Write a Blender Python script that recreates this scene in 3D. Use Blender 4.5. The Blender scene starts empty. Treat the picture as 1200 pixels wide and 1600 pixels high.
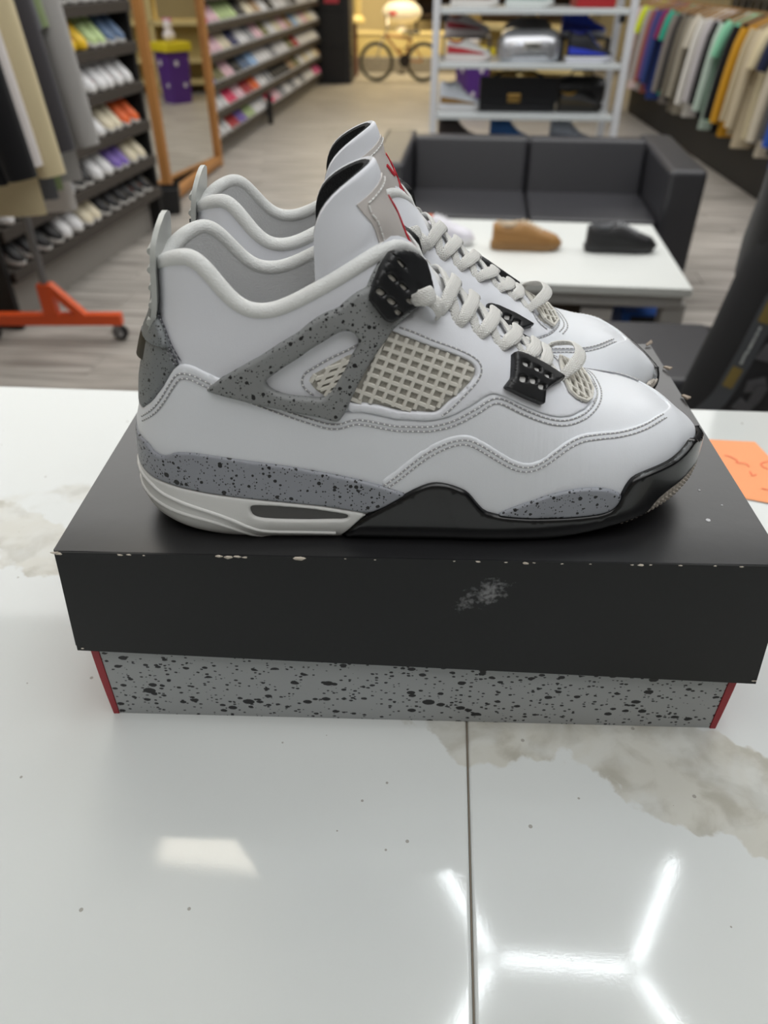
import bpy, bmesh, math, random
import numpy as np
from mathutils import Vector, Matrix
from mathutils.geometry import delaunay_2d_cdt

random.seed(7)
SC = bpy.context.scene
COL = SC.collection
R = math.radians

# ------------------------------------------------------------------ camera
cam_d = bpy.data.cameras.new('camera')
cam = bpy.data.objects.new('camera', cam_d)
COL.objects.link(cam)
cam.location = (0, 0, 1.378)
cam.rotation_euler = (R(90 - 36.8), 0, 0)
cam_d.sensor_fit = 'VERTICAL'
cam_d.sensor_height = 36.0
cam_d.lens = 36.0 * 1150 / 1600
cam_d.clip_start = 0.01
cam_d.dof.use_dof = True
cam_d.dof.focus_distance = 0.395
cam_d.dof.aperture_fstop = 7.6
SC.camera = cam

# ------------------------------------------------------------------ world, view, lights
w = bpy.data.worlds.new('world')
SC.world = w
w.use_nodes = True
w.node_tree.nodes['Background'].inputs[0].default_value = (1, 1, 1, 1)
w.node_tree.nodes['Background'].inputs[1].default_value = 0.25
SC.view_settings.view_transform = 'Standard'
SC.view_settings.look = 'None'
SC.view_settings.gamma = 1.0
SC.view_settings.exposure = 0.0
SC.view_settings.use_curve_mapping = False
SC.cycles.use_denoising = True
SC.cycles.max_bounces = 6
SC.cycles.diffuse_bounces = 3
SC.cycles.glossy_bounces = 3
SC.cycles.transparent_max_bounces = 6
SC.cycles.sample_clamp_indirect = 6.0


def area(name, loc, size, power, color=(1, 1, 1), rot=(0, 0, 0)):
    d = bpy.data.lights.new(name, 'AREA')
    d.shape = 'RECTANGLE'
    d.size, d.size_y = size
    d.energy = power
    d.color = color
    o = bpy.data.objects.new(name, d)
    o.location = loc
    o.rotation_euler = rot
    COL.objects.link(o)
    return o


HONEY_EMIT, PANEL_EMIT = 22.0, 7.5

# ceiling lighting over the shop floor, plus an added fill above the counter (the ceiling is above the picture)
area('counter_fill_light', (0.2, -0.25, 2.86), (3.2, 1.3), 25, (1.0, 0.995, 0.985))  # added fill lamp, set back so the counter does not mirror it
area('ceiling_light_middle', (0.0, 3.75, 2.86), (6.6, 3.0), 146, (1.0, 0.995, 0.98))
area('ceiling_light_rear', (0.2, 7.6, 2.86), (4.4, 1.8), 80, (1.0, 0.985, 0.96))
area('ceiling_light_back_room', (0.3, 12.6, 2.7), (3.0, 1.2), 150, (1.0, 0.83, 0.52))


# ------------------------------------------------------------------ helpers
def srgb(r, g=None, b=None):
    if g is None:
        r, g, b = r
    f = lambda c: (c / 255) / 12.92 if c / 255 <= 0.04045 else ((c / 255 + 0.055) / 1.055) ** 2.4
    return (f(r), f(g), f(b), 1)


MATS = {}


def mat(name, col, rough=0.5, metal=0.0, spec=0.5, bump=0.0, bscale=200, var=0.0, vscale=8, coat=0, emit=0, sheen=0):
    """principled material with optional noise bump and colour variation"""
    if name in MATS:
        return MATS[name]
    m = bpy.data.materials.new(name)
    m.use_nodes = True
    nt = m.node_tree
    p = nt.nodes['Principled BSDF']
    c = srgb(*col)
    p.inputs['Base Color'].default_value = c
    p.inputs['Roughness'].default_value = rough
    p.inputs['Metallic'].default_value = metal
    p.inputs['Specular IOR Level'].default_value = spec
    p.inputs['Coat Weight'].default_value = coat
    p.inputs['Sheen Weight'].default_value = sheen
    if emit:
        p.inputs['Emission Color'].default_value = c
        p.inputs['Emission Strength'].default_value = emit
    if bump or var:
        tc = nt.nodes.new('ShaderNodeTexCoord')
    if bump:
        n = nt.nodes.new('ShaderNodeTexNoise')
        n.inputs['Scale'].default_value = bscale
        n.inputs['Detail'].default_value = 4
        nt.links.new(tc.outputs['Object'], n.inputs['Vector'])
        b = nt.nodes.new('ShaderNodeBump')
        b.inputs['Strength'].default_value = bump
        b.inputs['Distance'].default_value = 0.001
        nt.links.new(n.outputs['Fac'], b.inputs['Height'])
        nt.links.new(b.outputs['Normal'], p.inputs['Normal'])
    if var:
        n = nt.nodes.new('ShaderNodeTexNoise')
        n.inputs['Scale'].default_value = vscale
        n.inputs['Detail'].default_value = 3
        nt.links.new(tc.outputs['Object'], n.inputs['Vector'])
        mx = nt.nodes.new('ShaderNodeMix')
        mx.data_type = 'RGBA'
        mx.inputs['A'].default_value = tuple(v * (1 - var) for v in c[:3]) + (1,)
        mx.inputs['B'].default_value = tuple(min(1, v * (1 + var)) for v in c[:3]) + (1,)
        nt.links.new(n.outputs['Fac'], mx.inputs['Factor'])
        nt.links.new(mx.outputs['Result'], p.inputs['Base Color'])
    MATS[name] = m
    return m


def speckle_mat(name, base, dots, rough=0.45, layers=((900, .30, .35), (330, .34, .22)), bump=0.0, stretch=(1, 1, 1)):
    """grey with black paint splatter: voronoi cells, each with a random dot radius"""
    m = bpy.data.materials.new(name)
    m.use_nodes = True
    nt = m.node_tree
    p = nt.nodes['Principled BSDF']
    p.inputs['Roughness'].default_value = rough
    tc = nt.nodes.new('ShaderNodeTexCoord')
    mp = nt.nodes.new('ShaderNodeMapping')
    mp.inputs['Scale'].default_value = stretch
    nt.links.new(tc.outputs['Object'], mp.inputs['Vector'])
    # wobble so that the dots are not perfect circles
    nz = nt.nodes.new('ShaderNodeTexNoise')
    nz.inputs['Scale'].default_value = 700
    nt.links.new(mp.outputs['Vector'], nz.inputs['Vector'])
    sub = nt.nodes.new('ShaderNodeVectorMath')
    sub.operation = 'SUBTRACT'
    sub.inputs[1].default_value = (.5, .5, .5)
    nt.links.new(nz.outputs['Color'], sub.inputs[0])
    scl = nt.nodes.new('ShaderNodeVectorMath')
    scl.operation = 'SCALE'
    scl.inputs['Scale'].default_value = 0.0007
    nt.links.new(sub.outputs['Vector'], scl.inputs[0])
    add = nt.nodes.new('ShaderNodeVectorMath')
    nt.links.new(mp.outputs['Vector'], add.inputs[0])
    nt.links.new(scl.outputs['Vector'], add.inputs[1])
    fac = None
    for sc, rad, share in layers:
        v = nt.nodes.new('ShaderNodeTexVoronoi')
        v.inputs['Scale'].default_value = sc
        nt.links.new(add.outputs['Vector'], v.inputs['Vector'])
        sep = nt.nodes.new('ShaderNodeSeparateColor')
        nt.links.new(v.outputs['Color'], sep.inputs['Color'])
        # radius = rad * max(0, (rnd - (1-share)) / share)
        mr = nt.nodes.new('ShaderNodeMapRange')
        mr.inputs['From Min'].default_value = 1 - share
        mr.inputs['From Max'].default_value = 1
        mr.inputs['To Min'].default_value = 0
        mr.inputs['To Max'].default_value = rad
        nt.links.new(sep.outputs['Red'], mr.inputs['Value'])
        lt = nt.nodes.new('ShaderNodeMath')
        lt.operation = 'LESS_THAN'
        nt.links.new(v.outputs['Distance'], lt.inputs[0])
        nt.links.new(mr.outputs['Result'], lt.inputs[1])
        if fac is None:
            fac = lt.outputs[0]
        else:
            mxm = nt.nodes.new('ShaderNodeMath')
            mxm.operation = 'MAXIMUM'
            nt.links.new(fac, mxm.inputs[0])
            nt.links.new(lt.outputs[0], mxm.inputs[1])
            fac = mxm.outputs[0]
    mx = nt.nodes.new('ShaderNodeMix')
    mx.data_type = 'RGBA'
    mx.inputs['A'].default_value = srgb(*base)
    mx.inputs['B'].default_value = srgb(*dots)
    nt.links.new(fac, mx.inputs['Factor'])
    nt.links.new(mx.outputs['Result'], p.inputs['Base Color'])
    MATS[name] = m
    return m


def set_props(o, label=None, cat=None, group=None, kind=None):
    if label: o['label'] = label
    if cat: o['category'] = cat
    if group: o['group'] = group
    if kind: o['kind'] = kind
    return o


def thing(name, label, cat, loc=(0, 0, 0), rot=(0, 0, 0), group=None):
    o = bpy.data.objects.new(name, None)
    o.empty_display_size = 0.05
    o.location = loc
    o.rotation_euler = rot
    COL.objects.link(o)
    return set_props(o, label, cat, group)


def link_mesh(name, me, parent=None, kind=None):
    o = bpy.data.objects.new(name, me)
    COL.objects.link(o)
    if parent is not None:
        o.parent = parent
    if kind:
        o['kind'] = kind
    return o


class MB:
    """collects vertices and faces, then becomes ONE mesh object"""

    def __init__(self):
        self.v, self.f, self.uv = [], [], {}
        self.flat_faced = False

    def add(self, vs, fs):
        n = len(self.v)
        self.v += [tuple(p) for p in vs]
        self.f += [tuple(i + n for i in q) for q in fs]
        return self

    def box(self, lo, hi, M=None):
        x0, y0, z0 = lo
        x1, y1, z1 = hi
        vs = [Vector(p) for p in ((x0, y0, z0), (x1, y0, z0), (x1, y1, z0), (x0, y1, z0), (x0, y0, z1), (x1, y0, z1), (x1, y1, z1), (x0, y1, z1))]
        if M: vs = [M @ p for p in vs]
        return self.add(vs, [(0, 3, 2, 1), (4, 5, 6, 7), (0, 1, 5, 4), (1, 2, 6, 5), (2, 3, 7, 6), (3, 0, 4, 7)])

    def bbox(self, lo, hi, r=0.01, M=None):
        """box with chamfered edges"""
        bm = bmesh.new()
        bmesh.ops.create_cube(bm, size=1)
        c = [(a + b) / 2 for a, b in zip(lo, hi)]
        s = [b - a for a, b in zip(lo, hi)]
        for q in bm.verts:
            q.co = Vector((c[0] + q.co.x * s[0], c[1] + q.co.y * s[1], c[2] + q.co.z * s[2]))
        bmesh.ops.bevel(bm, geom=bm.edges[:], offset=min(r, min(s) * .45), segments=2, profile=.6, affect='EDGES')
        bm.verts.index_update()
        vs = [M @ q.co if M else q.co.copy() for q in bm.verts]
        self.flat_faced = True
        fs = [[q.index for q in f.verts] for f in bm.faces]
        bm.free()
        return self.add(vs, fs)

    def tube(self, pts, r, n=8, caps=True, flat=None, up=None):
        """round (or flat=(rw, rh) oval) tube along a polyline; r may be a list"""
        pts = [Vector(p) for p in pts]
        rs = r if isinstance(r, (list, tuple)) else [r] * len(pts)
        vs, fs = [], []
        prev = None
        for i, p in enumerate(pts):
            t = (pts[min(i + 1, len(pts) - 1)] - pts[max(i - 1, 0)]).normalized()
            if up is not None:
                u_ = Vector(up[i]) if isinstance(up, list) else Vector(up)
                a = t.cross(u_)
                if a.length < 1e-6: a = t.orthogonal()
                a.normalize()
            elif prev is None:
                a = t.orthogonal().normalized()
            else:
                a = (prev - t * prev.dot(t)).normalized()
            prev = a
            b = t.cross(a)
            for k in range(n):
                g = 2 * math.pi * k / n
                if flat:
                    ca, sa = math.cos(g), math.sin(g)
                    x = flat[0] * math.copysign(abs(ca) ** .7, ca)
                    y = flat[1] * math.copysign(abs(sa) ** .8, sa)
                    vs.append(p + a * x * rs[i] + b * y * rs[i])
                else:
                    vs.append(p + (a * math.cos(g) + b * math.sin(g)) * rs[i])
        m = len(pts)
        for i in range(m - 1):
            for k in range(n):
                fs.append((i * n + k, i * n + (k + 1) % n, (i + 1) * n + (k + 1) % n, (i + 1) * n + k))
        if caps:
            fs.append(tuple(range(n - 1, -1, -1)))
            fs.append(tuple((m - 1) * n + k for k in range(n)))
        return self.add(vs, fs)

    def lathe(self, prof, n=16, M=None):
        """profile [(r, z)...] turned about z"""
        vs, fs = [], []
        for r, z in prof:
            for k in range(n):
                g = 2 * math.pi * k / n
                p = Vector((r * math.cos(g), r * math.sin(g), z))
                vs.append(M @ p if M else p)
        for i in range(len(prof) - 1):
            for k in range(n):
                fs.append((i * n + k, i * n + (k + 1) % n, (i + 1) * n + (k + 1) % n, (i + 1) * n + k))
        fs.append(tuple(range(n - 1, -1, -1)))
        fs.append(tuple((len(prof) - 1) * n + k for k in range(n)))
        return self.add(vs, fs)

    def loft(self, rings, caps=True):
        """rings of equal size joined to a skin"""
        n = len(rings[0])
        vs = [p for rg in rings for p in rg]
        fs = []
        for i in range(len(rings) - 1):
            for k in range(n):
                fs.append((i * n + k, i * n + (k + 1) % n, (i + 1) * n + (k + 1) % n, (i + 1) * n + k))
        if caps:
            fs.append(tuple(range(n - 1, -1, -1)))
            fs.append(tuple((len(rings) - 1) * n + k for k in range(n)))
        return self.add(vs, fs)

    def mesh(self, name, m, smooth=True, angle=40):
        me = bpy.data.meshes.new(name)
        me.from_pydata(self.v, [], self.f)
        if m is not None:
            me.materials.append(m)
        bm = bmesh.new()
        bm.from_mesh(me)
        bmesh.ops.recalc_face_normals(bm, faces=bm.faces)
        bm.to_mesh(me)
        bm.free()
        if smooth:
            me.polygons.foreach_set('use_smooth', [True] * len(me.polygons))
            me.set_sharp_from_angle(angle=R(angle))
        me.update()
        return me

    def build(self, name, m, parent=None, smooth=True, angle=40, kind=None):
        o = link_mesh(name, self.mesh(name, m, smooth, angle), parent, kind)
        if self.flat_faced and smooth:           # keep the big faces of chamfered boxes flat
            o.modifiers.new('weighted_normal', 'WEIGHTED_NORMAL').weight = 100
        return o


def pchip(xs, ys, x):
    """monotone cubic interpolation, vectorised"""
    xs, ys, x = np.asarray(xs, float), np.asarray(ys, float), np.asarray(x, float)
    h = np.diff(xs)
    d = np.diff(ys) / h
    m = np.zeros_like(ys)
    m[0], m[-1] = d[0], d[-1]
    for i in range(1, len(xs) - 1):
        if d[i - 1] * d[i] > 0:
            w1, w2 = 2 * h[i] + h[i - 1], h[i] + 2 * h[i - 1]
            m[i] = (w1 + w2) / (w1 / d[i - 1] + w2 / d[i])
    x = np.clip(x, xs[0], xs[-1])
    i = np.clip(np.searchsorted(xs, x) - 1, 0, len(xs) - 2)
    t = (x - xs[i]) / h[i]
    return ((1 + 2 * t) * (1 - t) ** 2 * ys[i] + t * (1 - t) ** 2 * h[i] * m[i] + t * t * (3 - 2 * t) * ys[i + 1] + t * t * (t - 1) * h[i] * m[i + 1])


def rot_z(deg, origin=(0, 0, 0)):
    o = Vector(origin)
    return Matrix.Translation(o) @ Matrix.Rotation(R(deg), 4, 'Z')

# ------------------------------------------------------------------ the high-top sneaker: its surfaces
# u runs heel to toe, v to the inner side, w up (metres)
SHOE_L = 0.303
_pu = np.array([0, .004, .012, .03, .06, .10, .15, .19, .22, .25, .275, .29, .298, .303])
_pl = np.array([0, .0165, .0265, .0360, .0405, .0430, .0470, .0505, .0510, .0475, .0370, .0235, .0105, -.006])
_pm = np.array([0, .0160, .0255, .0340, .0360, .0345, .0365, .0425, .0455, .0450, .0365, .0265, .0175, .006])
_pa = np.arccos(np.clip(1 - 2 * _pu / SHOE_L, -1, 1)) / math.pi


def s_u(a): return SHOE_L * (1 - np.cos(np.pi * np.asarray(a, float))) / 2
def u_a(u): return np.arccos(np.clip(1 - 2 * np.asarray(u, float) / SHOE_L, -1, 1)) / math.pi


_tu = [0, .05, .09, .115, .135, .150, .165, .185, .20, .2189, .2313, .2507, .2645, .280, .291, .2975, .303]
_tT = [.205, .205, .200, .183, .150, .1280, .1125, .0970, .0855, .0730, .0665, .0610, .0575, .0500, .0415, .0365, .0300]
_hw = [0, .0515, .061, .079, .0843, .1012, .1093, .1187, .1308, .1424, .1508, .2]
_hs = [0, 0, .0030, .0070, .0090, .0155, .0200, .0225, .0238, .0255, .0275, .032]


def S_up(a, b):
    """upper surface: a heel->toe (0..1), b outer side -> top -> inner side (0..1)"""
    a, b = np.broadcast_arrays(np.asarray(a, float), np.asarray(b, float))
    u = .002 + s_u(a) * (SHOE_L - .004) / SHOE_L
    al = np.maximum(pchip(_pa, _pl, a) - .0015, -.006)
    am = np.maximum(pchip(_pa, _pm, a) - .0015, .0)
    T = pchip(_tu, _tT, u)
    s = pchip([0, .2, .25, .303], [.012, .010, .013, .016], u)
    ph = np.pi * np.clip(b, 0, 1)
    c, si = np.cos(ph), np.abs(np.sin(ph))
    boxy = pchip([0, .13, .175, .21, .25, .28, .303], [1.0, 1.0, .74, .72, .74, .62, .55], u)
    cc = np.sign(c) * np.abs(c) ** boxy
    # the tip ends a little to the inner side
    v = np.where(cc > 0, -al * cc, -am * cc)
    mid = (am - al) / 2 * np.clip((u - .255) / .045, 0, 1) ** 2
    half = np.maximum((am + al) / 2, 0)
    k = np.clip((u - .255) / .045, 0, 1)
    v = v * (1 - k) + k * (mid - half * cc)
    w = s + (T - s) * si ** boxy
    u = u + pchip(_hw, _hs, w) * np.clip(1 - u / .11, 0, 1) ** 1.6
    return np.stack([u, v, w], -1)


_wt = [0, .06, .2, .5, 1.0]
_we = [-.0045, -.0012, .0010, .0002, -.0030]
WALL_H = .062


def S_wall(a, t):
    """sole wall: a = 0 heel .. 1 toe tip on the outer side, 1..2 back along the inner side; t = 0 ground .. 1 top"""
    a, t = np.broadcast_arrays(np.asarray(a, float), np.asarray(t, float))
    a = np.mod(a, 2.0)
    inner = a > 1
    aa = np.where(inner, 2 - a, a)

    def plan(x):
        x = np.mod(x, 2.0)
        inn = x > 1
        xx = np.where(inn, 2 - x, x)
        return s_u(xx), np.where(inn, pchip(_pa, _pm, xx), -pchip(_pa, _pl, xx))
    e = 2e-3
    u0, v0 = plan(a - e)
    u1, v1 = plan(a + e)
    u, v = plan(a)
    tx, ty = u1 - u0, v1 - v0
    ln = np.hypot(tx, ty) + 1e-9
    nx, ny = ty / ln, -tx / ln
    off = pchip(_wt, _we, t)
    b = pchip([0, .02, .05, .20, .23, .26, .29, .303], [.006, .003, 0, 0, .0025, .007, .013, .015], u)
    u_, v_ = u + nx * off, v + ny * off
    return np.stack([u_, v_, b + t * (WALL_H - b)], -1)


def surf_n(S, a, b, e=1e-3):
    """outward normal of a surface at parameters a, b"""
    da = S(np.minimum(a + e, 2), b) - S(a - e if S is S_wall else np.maximum(a - e, 0), b)
    db = S(a, b + e) - S(a, np.maximum(b - e, 0) if S is S_wall else b - e)
    n = np.cross(da, db)
    ln = np.linalg.norm(n, axis=-1, keepdims=True)
    return n / np.maximum(ln, 1e-12)

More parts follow.
